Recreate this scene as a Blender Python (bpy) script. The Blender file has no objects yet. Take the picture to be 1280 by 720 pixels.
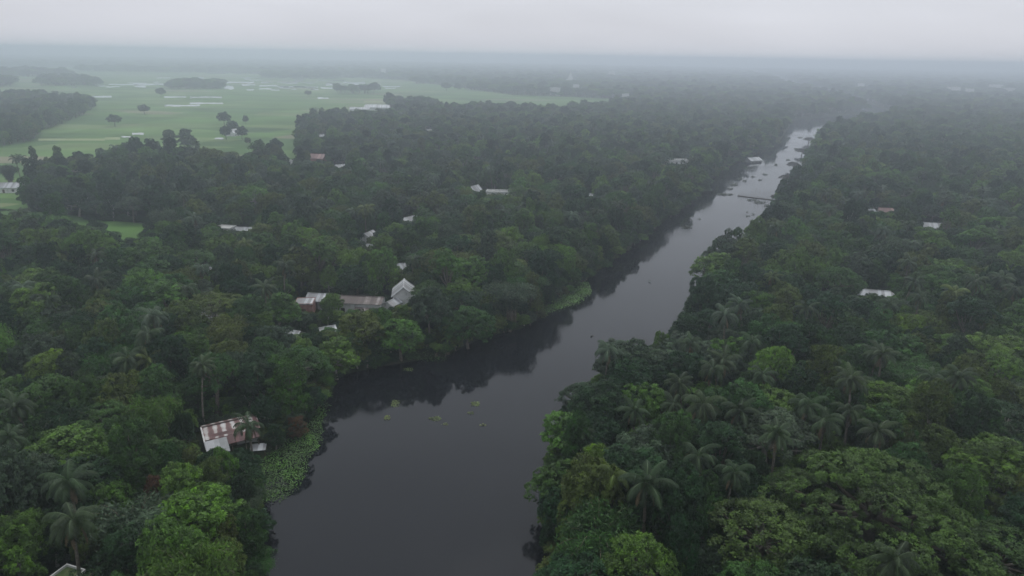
import bpy, math, random
import numpy as np
from mathutils import Matrix, Vector

# ------------------------------------------------------------------ camera, world, sun, exposure
SC = bpy.context.scene
COL = SC.collection
PI = math.pi
rnd = random.Random(7)
H = 70.0                                   # drone height above the water
FPX = 865.0                                # focal length in pixels of the 1280-wide photograph
PITCH = math.atan((360 - 70) / FPX)
ROLL = math.radians(1.0)
_f = Vector((0, math.cos(PITCH), -math.sin(PITCH)))
_r0 = Vector((1, 0, 0)); _u0 = Vector((0, math.sin(PITCH), math.cos(PITCH)))
_r = _r0 * math.cos(ROLL) + _u0 * math.sin(ROLL)
_u = _u0 * math.cos(ROLL) - _r0 * math.sin(ROLL)
CAM = Vector((0, 0, H))
cd = bpy.data.cameras.new('camera'); cam = bpy.data.objects.new('camera', cd); COL.objects.link(cam)
cd.sensor_width = 36; cd.lens = FPX / 1280 * 36; cd.clip_start = 1; cd.clip_end = 40000
M = Matrix(((_r.x, _u.x, -_f.x, CAM.x), (_r.y, _u.y, -_f.y, CAM.y), (_r.z, _u.z, -_f.z, CAM.z), (0, 0, 0, 1)))
cam.matrix_world = M
SC.camera = cam

SUN_EL, SUN_AZ = math.radians(58), math.radians(8)     # azimuth from +Y towards +X
w = bpy.data.worlds.new('World'); SC.world = w; w.use_nodes = True
nt = w.node_tree; nt.nodes.clear()
out = nt.nodes.new('ShaderNodeOutputWorld'); bg = nt.nodes.new('ShaderNodeBackground')
sky = nt.nodes.new('ShaderNodeTexSky'); sky.sky_type = 'NISHITA'; sky.sun_disc = False
sky.sun_elevation = SUN_EL; sky.sun_rotation = SUN_AZ; sky.dust_density = 4; sky.air_density = 1.2
hs = nt.nodes.new('ShaderNodeHueSaturation'); hs.inputs['Saturation'].default_value = 0.22
nt.links.new(sky.outputs[0], hs.inputs['Color'])
# overcast deck: pale grey, a little brighter overhead, faint soft cloud structure
tc = nt.nodes.new('ShaderNodeTexCoord')
nz = nt.nodes.new('ShaderNodeTexNoise'); nz.inputs['Scale'].default_value = 2.2; nz.inputs['Detail'].default_value = 3
mp = nt.nodes.new('ShaderNodeMapping'); mp.inputs['Scale'].default_value = (1, 1, 5)
nt.links.new(tc.outputs['Generated'], mp.inputs[0]); nt.links.new(mp.outputs[0], nz.inputs['Vector'])
sx = nt.nodes.new('ShaderNodeSeparateXYZ'); nt.links.new(tc.outputs['Generated'], sx.inputs[0])
rp = nt.nodes.new('ShaderNodeValToRGB')
rp.color_ramp.elements[0].position = 0.0; rp.color_ramp.elements[0].color = (7.1, 7.1, 7.6, 1)
rp.color_ramp.elements[1].position = 1.0; rp.color_ramp.elements[1].color = (8.6, 9.1, 10.1, 1)
e = rp.color_ramp.elements.new(0.12); e.color = (6.8, 7.1, 7.75, 1)
nt.links.new(sx.outputs['Z'], rp.inputs[0])
mr = nt.nodes.new('ShaderNodeMapRange'); mr.inputs[1].default_value = .3; mr.inputs[2].default_value = .7
mr.inputs[3].default_value = .92; mr.inputs[4].default_value = 1.08
nt.links.new(nz.outputs['Fac'], mr.inputs[0])
mu = nt.nodes.new('ShaderNodeMixRGB'); mu.blend_type = 'MULTIPLY'; mu.inputs[0].default_value = 1
nt.links.new(rp.outputs[0], mu.inputs[1]); nt.links.new(mr.outputs[0], mu.inputs[2])
mx = nt.nodes.new('ShaderNodeMixRGB'); mx.inputs[0].default_value = 0.92
nt.links.new(hs.outputs[0], mx.inputs[1]); nt.links.new(mu.outputs[0], mx.inputs[2])
nt.links.new(mx.outputs[0], bg.inputs[0]); bg.inputs[1].default_value = 0.10
nt.links.new(bg.outputs[0], out.inputs[0])

sl = bpy.data.lights.new('sun', 'SUN'); sl.energy = 1.5; sl.angle = math.radians(30); sl.color = (1, .97, .92)
so = bpy.data.objects.new('sun', sl); COL.objects.link(so)
sd = Vector((math.sin(SUN_AZ) * math.cos(SUN_EL), math.cos(SUN_AZ) * math.cos(SUN_EL), math.sin(SUN_EL)))
so.rotation_euler = sd.to_track_quat('Z', 'Y').to_euler(); so.location = (0, 0, 300)

SC.view_settings.view_transform = 'Standard'; SC.view_settings.look = 'None'
SC.view_settings.exposure = 0.05; SC.view_settings.gamma = 1
SC.render.engine = 'CYCLES'
SC.cycles.filter_width = 1.5
SC.cycles.max_bounces = 6; SC.cycles.diffuse_bounces = 2; SC.cycles.glossy_bounces = 2
SC.cycles.transmission_bounces = 2; SC.cycles.volume_bounces = 2; SC.cycles.transparent_max_bounces = 4

# ------------------------------------------------------------------ geometry of the view
def ray(u, v):
    return (_f + _r * ((u - 640) / FPX) + _u * ((360 - v) / FPX))
def pix(u, v, z=0.0):
    d = ray(u, v); t = (z - H) / d.z
    return Vector((d.x * t, d.y * t, z))
def proj(x, y, z):
    p = Vector((x, y, z)) - CAM; d = p.dot(_f)
    if d < 1: return None
    return (640 + FPX * p.dot(_r) / d, 360 - FPX * p.dot(_u) / d, d)

def inside(poly, x, y):
    c = False; n = len(poly); j = n - 1
    for i in range(n):
        xi, yi = poly[i]; xj, yj = poly[j]
        if (yi > y) != (yj > y) and x < (xj - xi) * (y - yi) / (yj - yi) + xi: c = not c
        j = i
    return c
def gpoly(pts, z=0.0):
    return [tuple(pix(u, v, z)[:2]) for u, v in pts]

# ------------------------------------------------------------------ materials
def mat(name):
    m = bpy.data.materials.new(name); m.use_nodes = True
    t = m.node_tree; t.nodes.clear()
    o = t.nodes.new('ShaderNodeOutputMaterial')
    return m, t, o
def N(t, kind, **kw):
    n = t.nodes.new(kind)
    for k, v in kw.items(): setattr(n, k, v)
    return n
def ramp(t, stops):
    n = t.nodes.new('ShaderNodeValToRGB'); cr = n.color_ramp
    cr.elements[0].position, cr.elements[0].color = stops[0][0], (*stops[0][1], 1)
    cr.elements[1].position, cr.elements[1].color = stops[-1][0], (*stops[-1][1], 1)
    for p, c in stops[1:-1]:
        e = cr.elements.new(p); e.color = (*c, 1)
    return n
def principled(t, o, rough=.6, spec=.3):
    p = t.nodes.new('ShaderNodeBsdfPrincipled'); p.inputs['Roughness'].default_value = rough
    p.inputs['Specular IOR Level'].default_value = spec
    t.links.new(p.outputs[0], o.inputs['Surface']); return p

def leaf_material(name, trans=.2, rough=.55, spec=.14):
    m, t, o = mat(name)
    at = N(t, 'ShaderNodeAttribute', attribute_type='INSTANCER', attribute_name='tint')
    tone = N(t, 'ShaderNodeAttribute', attribute_type='GEOMETRY', attribute_name='tone')
    oi = N(t, 'ShaderNodeObjectInfo')
    h = N(t, 'ShaderNodeHueSaturation')
    mh = N(t, 'ShaderNodeMapRange'); mh.inputs[3].default_value = .485; mh.inputs[4].default_value = .515
    t.links.new(oi.outputs['Random'], mh.inputs[0]); t.links.new(mh.outputs[0], h.inputs['Hue'])
    mv = N(t, 'ShaderNodeMapRange'); mv.inputs[3].default_value = .42; mv.inputs[4].default_value = 1.65
    t.links.new(tone.outputs['Fac'], mv.inputs[0]); t.links.new(mv.outputs[0], h.inputs['Value'])
    ms = N(t, 'ShaderNodeMapRange'); ms.inputs[3].default_value = .85; ms.inputs[4].default_value = 1.12
    t.links.new(tone.outputs['Fac'], ms.inputs[0]); t.links.new(ms.outputs[0], h.inputs['Saturation'])
    t.links.new(at.outputs['Color'], h.inputs['Color'])
    p = N(t, 'ShaderNodeBsdfPrincipled'); p.inputs['Roughness'].default_value = rough
    p.inputs['Specular IOR Level'].default_value = spec
    tr = N(t, 'ShaderNodeBsdfTranslucent')
    t.links.new(h.outputs[0], p.inputs['Base Color']); t.links.new(h.outputs[0], tr.inputs['Color'])
    mix = N(t, 'ShaderNodeMixShader'); mix.inputs[0].default_value = trans
    t.links.new(p.outputs[0], mix.inputs[1]); t.links.new(tr.outputs[0], mix.inputs[2])
    t.links.new(mix.outputs[0], o.inputs['Surface'])
    return m
LEAF = leaf_material('leaf')
FROND = leaf_material('frond', .2, .45, .25)

def noise_mat(name, stops, scale=1.0, rough=.8, spec=.2, bump=0.0, bscale=4.0, detail=6, coord='Object'):
    m, t, o = mat(name); p = principled(t, o, rough, spec)
    c = N(t, 'ShaderNodeTexCoord'); n = N(t, 'ShaderNodeTexNoise')
    n.inputs['Scale'].default_value = scale; n.inputs['Detail'].default_value = detail
    t.links.new(c.outputs[coord], n.inputs['Vector'])
    r = ramp(t, stops); t.links.new(n.outputs['Fac'], r.inputs[0]); t.links.new(r.outputs[0], p.inputs['Base Color'])
    if bump:
        b = N(t, 'ShaderNodeBump'); b.inputs['Strength'].default_value = bump
        n2 = N(t, 'ShaderNodeTexNoise'); n2.inputs['Scale'].default_value = bscale
        t.links.new(c.outputs[coord], n2.inputs['Vector']); t.links.new(n2.outputs['Fac'], b.inputs['Height'])
        t.links.new(b.outputs[0], p.inputs['Normal'])
    return m
BARK = noise_mat('bark', [(.3, (.09, .075, .06)), (.7, (.2, .18, .15))], 3, .9, .1, .3, 8)
DARKBARK = noise_mat('dark_bark', [(.3, (.03, .026, .022)), (.7, (.07, .06, .05))], 3, .95, .05, .3, 8)
PALEBARK = noise_mat('pale_bark', [(.3, (.2, .18, .155)), (.7, (.38, .36, .32))], 3, .9, .1, .3, 8)
FLOOR = noise_mat('forest_floor', [(.3, (.018, .024, .012)), (.5, (.03, .042, .018)), (.7, (.05, .045, .028))], .15, .95, .1, .4, 1.2)
PLASTER = noise_mat('white_plaster', [(.25, (.3, .3, .28)), (.45, (.56, .56, .54)), (.8, (.68, .68, .66))], .8, .85, .2)
PINKWALL = noise_mat('brick_red_wall', [(.3, (.22, .11, .09)), (.7, (.36, .21, .18))], 1.2, .9, .1)
GREYWALL = noise_mat('grey_wall', [(.3, (.2, .2, .19)), (.7, (.36, .36, .35))], 1.0, .9, .1)
MUDWALL = noise_mat('mud_wall', [(.3, (.14, .11, .08)), (.7, (.22, .18, .13))], 1.0, .9, .1)
DARK = noise_mat('dark_opening', [(.3, (.015, .016, .016)), (.7, (.03, .03, .03))], 2, .4, .4)
WOODM = noise_mat('weathered_wood', [(.3, (.07, .05, .035)), (.7, (.16, .12, .09))], 2, .85, .15)
BAMBOOM = noise_mat('dry_bamboo', [(.3, (.1, .085, .06)), (.7, (.24, .21, .16))], 2, .7, .2)

def tin_mat(name, cols, sheet=.85, axis='X', rough=.45, streak=.5):
    """corrugated sheets: each sheet its own shade, streaks of rust down the slope"""
    m, t, o = mat(name); p = principled(t, o, rough, .4)
    c = N(t, 'ShaderNodeTexCoord'); s = N(t, 'ShaderNodeSeparateXYZ'); t.links.new(c.outputs['Object'], s.inputs[0])
    d = N(t, 'ShaderNodeMath', operation='DIVIDE'); d.inputs[1].default_value = sheet
    t.links.new(s.outputs[axis], d.inputs[0])
    fl = N(t, 'ShaderNodeMath', operation='FLOOR'); t.links.new(d.outputs[0], fl.inputs[0])
    wn = N(t, 'ShaderNodeTexWhiteNoise', noise_dimensions='1D'); t.links.new(fl.outputs[0], wn.inputs['W'])
    n = N(t, 'ShaderNodeTexNoise'); n.inputs['Scale'].default_value = 1.4; n.inputs['Detail'].default_value = 5
    t.links.new(c.outputs['Object'], n.inputs['Vector'])
    mx = N(t, 'ShaderNodeMath', operation='MULTIPLY_ADD'); mx.inputs[1].default_value = streak
    su = N(t, 'ShaderNodeMath', operation='SUBTRACT'); su.inputs[1].default_value = .5
    t.links.new(n.outputs['Fac'], su.inputs[0]); t.links.new(su.outputs[0], mx.inputs[0]); t.links.new(wn.outputs[0], mx.inputs[2])
    r = ramp(t, cols); r.color_ramp.interpolation = 'LINEAR'
    t.links.new(mx.outputs[0], r.inputs[0]); t.links.new(r.outputs[0], p.inputs['Base Color'])
    b = N(t, 'ShaderNodeBump'); b.inputs['Strength'].default_value = .5; b.inputs['Distance'].default_value = .03
    sn = N(t, 'ShaderNodeMath', operation='SINE'); k = N(t, 'ShaderNodeMath', operation='MULTIPLY'); k.inputs[1].default_value = 40
    t.links.new(s.outputs[axis], k.inputs[0]); t.links.new(k.outputs[0], sn.inputs[0])
    t.links.new(sn.outputs[0], b.inputs['Height']); t.links.new(b.outputs[0], p.inputs['Normal'])
    return m
TIN_WHITE = tin_mat('pale_tin', [(0, (.24, .24, .24)), (.5, (.4, .42, .43)), (1, (.6, .61, .62))])
TIN_GREY = tin_mat('grey_tin', [(0, (.2, .21, .21)), (.5, (.34, .35, .36)), (1, (.45, .46, .47))])
TIN_STRIPE = tin_mat('rust_striped_tin', [(0, (.13, .055, .05)), (.42, (.17, .075, .065)), (.5, (.5, .48, .47)), (1, (.62, .6, .59))], .52, streak=.3)
def stripe_mat():
    m, t, o = mat('striped_tin'); p = principled(t, o, .5, .35); c = N(t, 'ShaderNodeTexCoord'); s_ = N(t, 'ShaderNodeSeparateXYZ'); t.links.new(c.outputs['Object'], s_.inputs[0])
    n = N(t, 'ShaderNodeTexNoise'); n.inputs['Scale'].default_value = .9; n.inputs['Detail'].default_value = 8; t.links.new(c.outputs['Object'], n.inputs['Vector'])
    a = N(t, 'ShaderNodeMath', operation='MULTIPLY'); a.inputs[1].default_value = 4.1; t.links.new(s_.outputs[0], a.inputs[0])
    sn = N(t, 'ShaderNodeMath', operation='SINE'); t.links.new(a.outputs[0], sn.inputs[0])
    b = N(t, 'ShaderNodeMath', operation='MULTIPLY_ADD'); b.inputs[1].default_value = .24; t.links.new(sn.outputs[0], b.inputs[0]); t.links.new(n.outputs['Fac'], b.inputs[2])
    r = ramp(t, [(.2, (.08, .035, .034)), (.46, (.14, .065, .058)), (.6, (.33, .3, .28)), (.85, (.5, .49, .48))]); t.links.new(b.outputs[0], r.inputs[0]); t.links.new(r.outputs[0], p.inputs['Base Color'])
    return m
STRIPED = stripe_mat()
TIN_MAROON = tin_mat('maroon_tin', [(0, (.07, .03, .03)), (.6, (.12, .05, .048)), (1, (.2, .1, .09))], .8, streak=.5)
TIN_BROWN = tin_mat('brown_tin', [(0, (.05, .036, .032)), (.6, (.08, .058, .052)), (.85, (.12, .095, .085)), (1, (.26, .24, .23))])
TIN_RED = tin_mat('red_tin', [(0, (.12, .055, .05)), (.6, (.18, .085, .075)), (1, (.32, .2, .18))])
THATCH = noise_mat('thatch', [(.3, (.09, .075, .06)), (.7, (.18, .15, .12))], 3, .95, .05, .4, 9)
CONCRETE = noise_mat('stained_concrete', [(.25, (.22, .22, .2)), (.55, (.42, .42, .4)), (.8, (.55, .55, .53))], .6, .9, .15)

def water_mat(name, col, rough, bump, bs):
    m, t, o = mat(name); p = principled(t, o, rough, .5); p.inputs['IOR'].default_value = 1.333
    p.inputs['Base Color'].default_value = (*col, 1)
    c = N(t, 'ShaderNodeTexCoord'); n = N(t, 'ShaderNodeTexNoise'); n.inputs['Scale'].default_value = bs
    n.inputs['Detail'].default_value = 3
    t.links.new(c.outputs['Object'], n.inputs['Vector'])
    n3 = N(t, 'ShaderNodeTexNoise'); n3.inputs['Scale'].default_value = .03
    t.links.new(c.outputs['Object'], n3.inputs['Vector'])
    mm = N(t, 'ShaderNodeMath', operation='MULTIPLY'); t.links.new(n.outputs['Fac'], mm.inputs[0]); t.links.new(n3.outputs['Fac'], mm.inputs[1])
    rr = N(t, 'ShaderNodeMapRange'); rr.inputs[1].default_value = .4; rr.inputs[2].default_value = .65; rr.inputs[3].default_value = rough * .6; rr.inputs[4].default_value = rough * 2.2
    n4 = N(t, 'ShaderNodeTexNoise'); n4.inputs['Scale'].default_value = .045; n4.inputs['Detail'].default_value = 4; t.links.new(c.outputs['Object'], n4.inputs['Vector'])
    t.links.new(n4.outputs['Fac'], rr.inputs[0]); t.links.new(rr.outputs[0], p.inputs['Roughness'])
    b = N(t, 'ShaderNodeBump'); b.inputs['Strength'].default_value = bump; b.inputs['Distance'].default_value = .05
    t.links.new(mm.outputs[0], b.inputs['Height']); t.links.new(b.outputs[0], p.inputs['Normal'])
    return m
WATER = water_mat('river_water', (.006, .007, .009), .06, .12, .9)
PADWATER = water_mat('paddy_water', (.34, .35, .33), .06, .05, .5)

def field_material():
    m, t, o = mat('paddy_field'); p = principled(t, o, .85, .15)
    c = N(t, 'ShaderNodeTexCoord'); mp = N(t, 'ShaderNodeMapping'); mp.inputs['Rotation'].default_value = (0, 0, .16)
    mp.inputs['Scale'].default_value = (.011, .03, 1)
    t.links.new(c.outputs['Object'], mp.inputs[0])
    v = N(t, 'ShaderNodeTexVoronoi', distance='CHEBYCHEV'); v.inputs['Scale'].default_value = 1; v.inputs['Randomness'].default_value = .75
    t.links.new(mp.outputs[0], v.inputs['Vector'])
    s = N(t, 'ShaderNodeSeparateColor'); t.links.new(v.outputs['Color'], s.inputs[0])
    r = ramp(t, [(0, (.045, .095, .024)), (.35, (.07, .145, .03)), (.7, (.1, .175, .045)), (.88, (.14, .18, .07)), (1, (.17, .16, .1))])
    t.links.new(s.outputs[0], r.inputs[0])
    n = N(t, 'ShaderNodeTexNoise'); n.inputs['Scale'].default_value = .02; n.inputs['Detail'].default_value = 8
    t.links.new(c.outputs['Object'], n.inputs['Vector'])
    mr = N(t, 'ShaderNodeMapRange'); mr.inputs[1].default_value = .3; mr.inputs[2].default_value = .7; mr.inputs[3].default_value = .7; mr.inputs[4].default_value = 1.25
    t.links.new(n.outputs['Fac'], mr.inputs[0])
    mu = N(t, 'ShaderNodeMixRGB', blend_type='MULTIPLY'); mu.inputs[0].default_value = 1
    t.links.new(r.outputs[0], mu.inputs[1]); t.links.new(mr.outputs[0], mu.inputs[2])
    t.links.new(mu.outputs[0], p.inputs['Base Color'])
    return m
FIELD = field_material()

# ------------------------------------------------------------------ object helpers
def link(name, mesh, parent=None, loc=None):
    o = bpy.data.objects.new(name, mesh); COL.objects.link(o)
    if parent is not None: o.parent = parent
    if loc is not None: o.location = loc
    return o
def thing(name, label, cat, loc, rz=0.0, group=None):
    o = link(name, None, None, loc); o.rotation_euler = (0, 0, rz)
    o.empty_display_size = 1
    o['label'] = label; o['category'] = cat
    if group: o['group'] = group
    return o
def tag(o, label, cat, group=None, kind=None):
    o['label'] = label; o['category'] = cat
    if group: o['group'] = group
    if kind: o['kind'] = kind
    return o

class MB:
    """collects simple shapes into ONE mesh"""
    def __init__(s): s.v = []; s.f = []
    def add(s, vs, fs):
        b = len(s.v); s.v += [tuple(p) for p in vs]; s.f += [tuple(i + b for i in f) for f in fs]; return s
    def box(s, x0, x1, y0, y1, z0, z1):
        return s.add([(x0, y0, z0), (x1, y0, z0), (x1, y1, z0), (x0, y1, z0), (x0, y0, z1), (x1, y0, z1), (x1, y1, z1), (x0, y1, z1)],
                     [(0, 3, 2, 1), (4, 5, 6, 7), (0, 1, 5, 4), (1, 2, 6, 5), (2, 3, 7, 6), (3, 0, 4, 7)])
    def tube(s, pts, rad, n=7, cap=True):
        pts = [Vector(p) for p in pts]; ring = []
        for i, p in enumerate(pts):
            d = (pts[min(i + 1, len(pts) - 1)] - pts[max(i - 1, 0)]).normalized()
            a = d.cross(Vector((0, 0, 1)) if abs(d.z) < .9 else Vector((1, 0, 0))).normalized(); b = d.cross(a)
            r = rad[i]
            ring.append([p + (a * math.cos(2 * PI * k / n) + b * math.sin(2 * PI * k / n)) * r for k in range(n)])
        vs = [q for rg in ring for q in rg]
        fs = [(i * n + k, i * n + (k + 1) % n, (i + 1) * n + (k + 1) % n, (i + 1) * n + k) for i in range(len(pts) - 1) for k in range(n)]
        if cap: fs.append(tuple((len(pts) - 1) * n + k for k in range(n))); fs.append(tuple(reversed(range(n))))
        return s.add(vs, fs)
    def prism(s, poly, x0, x1):
        """polygon in (y,z) pulled along x"""
        n = len(poly)
        vs = [(x0, y, z) for y, z in poly] + [(x1, y, z) for y, z in poly]
        fs = [tuple(reversed(range(n))), tuple(range(n, 2 * n))] + [(i, (i + 1) % n, n + (i + 1) % n, n + i) for i in range(n)]
        return s.add(vs, fs)
    def mesh(s, name, m, smooth=False):
        me = bpy.data.meshes.new(name); me.from_pydata(s.v, [], s.f); me.materials.append(m)
        if smooth: me.polygons.foreach_set('use_smooth', [True] * len(me.polygons))
        me.update(); return me
    def build(s, name, m, parent=None, smooth=False, loc=None):
        return link(name, s.mesh(name, m, smooth), parent, loc)

def quads_mesh(name, V, m, tone=None):
    """V: (n,4,3) array of quads"""
    n = len(V); me = bpy.data.meshes.new(name)
    me.vertices.add(n * 4); me.vertices.foreach_set('co', V.reshape(-1).astype(np.float32))
    me.loops.add(n * 4); me.loops.foreach_set('vertex_index', np.arange(n * 4, dtype=np.int32))
    me.polygons.add(n); me.polygons.foreach_set('loop_start', np.arange(0, n * 4, 4, dtype=np.int32))
    me.materials.append(m)
    a = me.attributes.new('tone', 'FLOAT', 'POINT')
    tt = np.full(n, .5) if tone is None else tone
    a.data.foreach_set('value', np.repeat(tt, 4).astype(np.float32))
    me.update(calc_edges=True); return me

# ------------------------------------------------------------------ leaves
def norm(a): return a / (np.linalg.norm(a, axis=-1, keepdims=True) + 1e-9)
def leaf_quads(rs, C, Nrm, L, W, droop=.25):
    """kite-shaped leaf sprays at C with facing Nrm"""
    n = len(C)
    t = norm(np.cross(Nrm, rs.normal(size=(n, 3)))); t[:, 2] -= droop; t = norm(t)
    b = norm(np.cross(Nrm, t)); nn = np.cross(t, b)
    l = (L * rs.uniform(.7, 1.3, n))[:, None]; wd = (W * rs.uniform(.7, 1.3, n))[:, None]
    p0 = C - t * l * .5; p2 = C + t * l * .5; mid = C + t * l * .05 - nn * wd * .0
    fold = nn * wd * .35
    return np.stack([p0, mid + b * wd * .5 - fold, p2, mid - b * wd * .5 - fold], axis=1)
def sphere_dirs(rs, n, zmin=-.35):
    z = rs.uniform(zmin, 1, n) ; z = np.where(rs.rand(n) < .25, np.abs(z), z)
    a = rs.uniform(0, 2 * PI, n); r = np.sqrt(np.maximum(0, 1 - z * z))
    return np.stack([r * np.cos(a), r * np.sin(a), z], 1)

def lobes_crown(seed, lobes, spray, L, W, up=.4, jit=.45, droop=.3, shell=(.84, 1.06), zmin=-.45, per=26, cover=1.3, flatk=.45):
    """lobes: (centre, (rx,ry,rz)); every lobe carries leaf sprays on its outer shell, every spray a tuft of leaves"""
    rs = np.random.RandomState(seed); Q = []; T = []
    for c, r in lobes:
        c = np.array(c); r = np.array(r)
        ns = max(5, int(cover * 2 * PI * r[0] * (r[0] + r[2]) * .5 * (1 - zmin) / 2 * 2 / (PI * spray * spray)))
        d = sphere_dirs(rs, ns, zmin)
        P = c + d * r * rs.uniform(shell[0], shell[1], ns)[:, None]
        keep = np.ones(ns, bool)
        for c2, r2 in lobes:
            if np.allclose(c2, c): continue
            q = (P - np.array(c2)) / (np.array(r2) * .78)
            keep &= ((q * q).sum(1) > 1)
        P = P[keep]; d = d[keep]; ns = len(P)
        if ns == 0: continue
        sn = norm(norm(d / r) * (1 - up) + np.array([0, 0, 1]) * up + rs.normal(size=(ns, 3)) * .28)
        sr = spray * rs.uniform(.65, 1.25, ns)
        base = rs.uniform(.3, .7); st = np.clip(base + rs.normal(size=ns) * .17, 0, 1)
        k = rs.randint(int(per * .7), int(per * 1.3), ns); idx = np.repeat(np.arange(ns), k); n = len(idx)
        off = rs.normal(size=(n, 3)); off = off / np.maximum(1e-6, np.linalg.norm(off, axis=1, keepdims=True)) * (rs.rand(n) ** .45)[:, None]
        h = (off * sn[idx]).sum(1, keepdims=True); off = off - sn[idx] * h * (1 - flatk)
        dome = (off * off).sum(1, keepdims=True)
        pos = P[idx] + (off - sn[idx] * dome * .35) * sr[idx][:, None]
        nr = norm(sn[idx] + off * .5 + rs.normal(size=(n, 3)) * jit)
        Q.append(leaf_quads(rs, pos, nr, L, W, droop)); T.append(np.clip(st[idx] + rs.normal(size=n) * .1, 0, 1))
    return np.concatenate(Q), np.concatenate(T)

def fib(n, zmin, rs, jit=.25):
    o = []
    for i in range(n):
        z = zmin + (1 - zmin) * (i + .5) / n; a = i * 2.39996 + rs.uniform(-jit, jit)
        r = math.sqrt(max(0, 1 - z * z)); o.append((r * math.cos(a), r * math.sin(a), z))
    return o

# every prototype is built for crown radius 1*R and total height Hh (metres); the copies are scaled
def proto_round(seed, R=4.5, Hh=11, n=26, L=.36, W=.21, dens=.55, clear=.2, lob=(.26, .42)):
    rs = np.random.RandomState(seed); zc = Hh * (clear + 1) / 2; hz = Hh * (1 - clear) / 2
    lobes = [((0, 0, zc - .12 * hz), (R * .54, R * .54, hz * .62))]
    ex = rs.uniform(.85, 1.15, 2)
    for d in fib(n, -.55, rs, .5):
        k = rs.uniform(.58, .95); rr = R * rs.uniform(*lob)
        lobes.append(((d[0] * R * k * ex[0], d[1] * R * k * ex[1], zc + d[2] * hz * k * rs.uniform(.85, 1.1)), (rr, rr, rr * rs.uniform(.6, .9))))
    Q, T = lobes_crown(seed + 1, lobes, dens, L, W)
    return Q, T, trunk_mesh(seed, R, Hh, lobes)
def proto_umbrella(seed, R=6, Hh=11, n=30, L=.32, W=.17, dens=.55, flat=.34, rim=.62, lob=(.2, .34), zj=None):
    rs = np.random.RandomState(seed); lobes = []
    for i in range(n):
        q = math.sqrt((i + .5) / n); a = i * 2.39996 + rs.uniform(-.3, .3); q *= rs.uniform(.85, 1.0)
        rr = R * rs.uniform(*lob) * (1.1 - .25 * q if not zj else 1)
        z = Hh * (1 - (1 - rim) * q * q) - rr * .45 - (rs.uniform(0, zj) if zj else rs.uniform(0, .16) * Hh * .5)
        lobes.append(((q * R * .86 * math.cos(a), q * R * .86 * math.sin(a), z), (rr, rr, rr * rs.uniform(flat, flat + .16))))
    Q, T = lobes_crown(seed + 1, lobes, dens, L, W, up=.55, jit=.35, zmin=-.4, per=36 if R > 10 else 28)
    return Q, T, trunk_mesh(seed, R, Hh, lobes, .5)
def proto_feather(seed, R=3.2, Hh=13, n=26, L=.44, W=.13, dens=.45):
    rs = np.random.RandomState(seed); lobes = []
    for i in range(n):
        h = (i + .5) / n; prof = max(.55, math.sin(PI * min(1, .12 + .9 * h) ** .8)) ** .7
        a = i * 2.39996; q = R * prof * rs.uniform(.25, .75); rr = R * rs.uniform(.3, .46) * (1.1 - .25 * h)
        lobes.append(((q * math.cos(a), q * math.sin(a), Hh * (.2 + .77 * h)), (rr, rr, rr * rs.uniform(.7, 1.05))))
    Q, T = lobes_crown(seed + 1, lobes, dens, L, W, up=.25, jit=.6, droop=.9)
    return Q, T, trunk_mesh(seed, R, Hh, lobes)
def proto_weeping(seed, R=6, Hh=12, strands=420):
    rs = np.random.RandomState(seed); C = []; Nn = []; T = []
    lobes = []
    for d in fib(24, .0, rs, .5):
        k = rs.uniform(.5, .82); rr = R * rs.uniform(.26, .38)
        lobes.append(((d[0] * R * k, d[1] * R * k, Hh * .58 + d[2] * Hh * .36 * k), (rr, rr, rr * .7)))
    Q, T0 = lobes_crown(seed + 1, lobes, .5, .42, .16, up=.3, jit=.5, droop=1.2)
    for i in range(strands):
        a = rs.uniform(0, 2 * PI); q = R * rs.uniform(.45, 1.0); z0 = Hh * (.9 - .42 * (q / R) ** 2) ; ln = rs.uniform(.25, .5) * Hh
        ln = min(ln, z0 - .8); t = rs.uniform(.3, .8)
        for s in np.arange(0, ln, .28):
            C.append((q * math.cos(a) * (1 + .05 * s / ln) + rs.normal() * .1, q * math.sin(a) * (1 + .05 * s / ln) + rs.normal() * .1, z0 - s))
            Nn.append((math.cos(a) + rs.normal() * .4, math.sin(a) + rs.normal() * .4, .25)); T.append(t + rs.normal() * .08)
    C = np.array(C); Nn = norm(np.array(Nn))
    Q2 = leaf_quads(rs, C, Nn, .5, .17, 2.0)
    return np.concatenate([Q, Q2]), np.clip(np.concatenate([T0, T]), 0, 1), trunk_mesh(seed, R, Hh, lobes)
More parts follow.
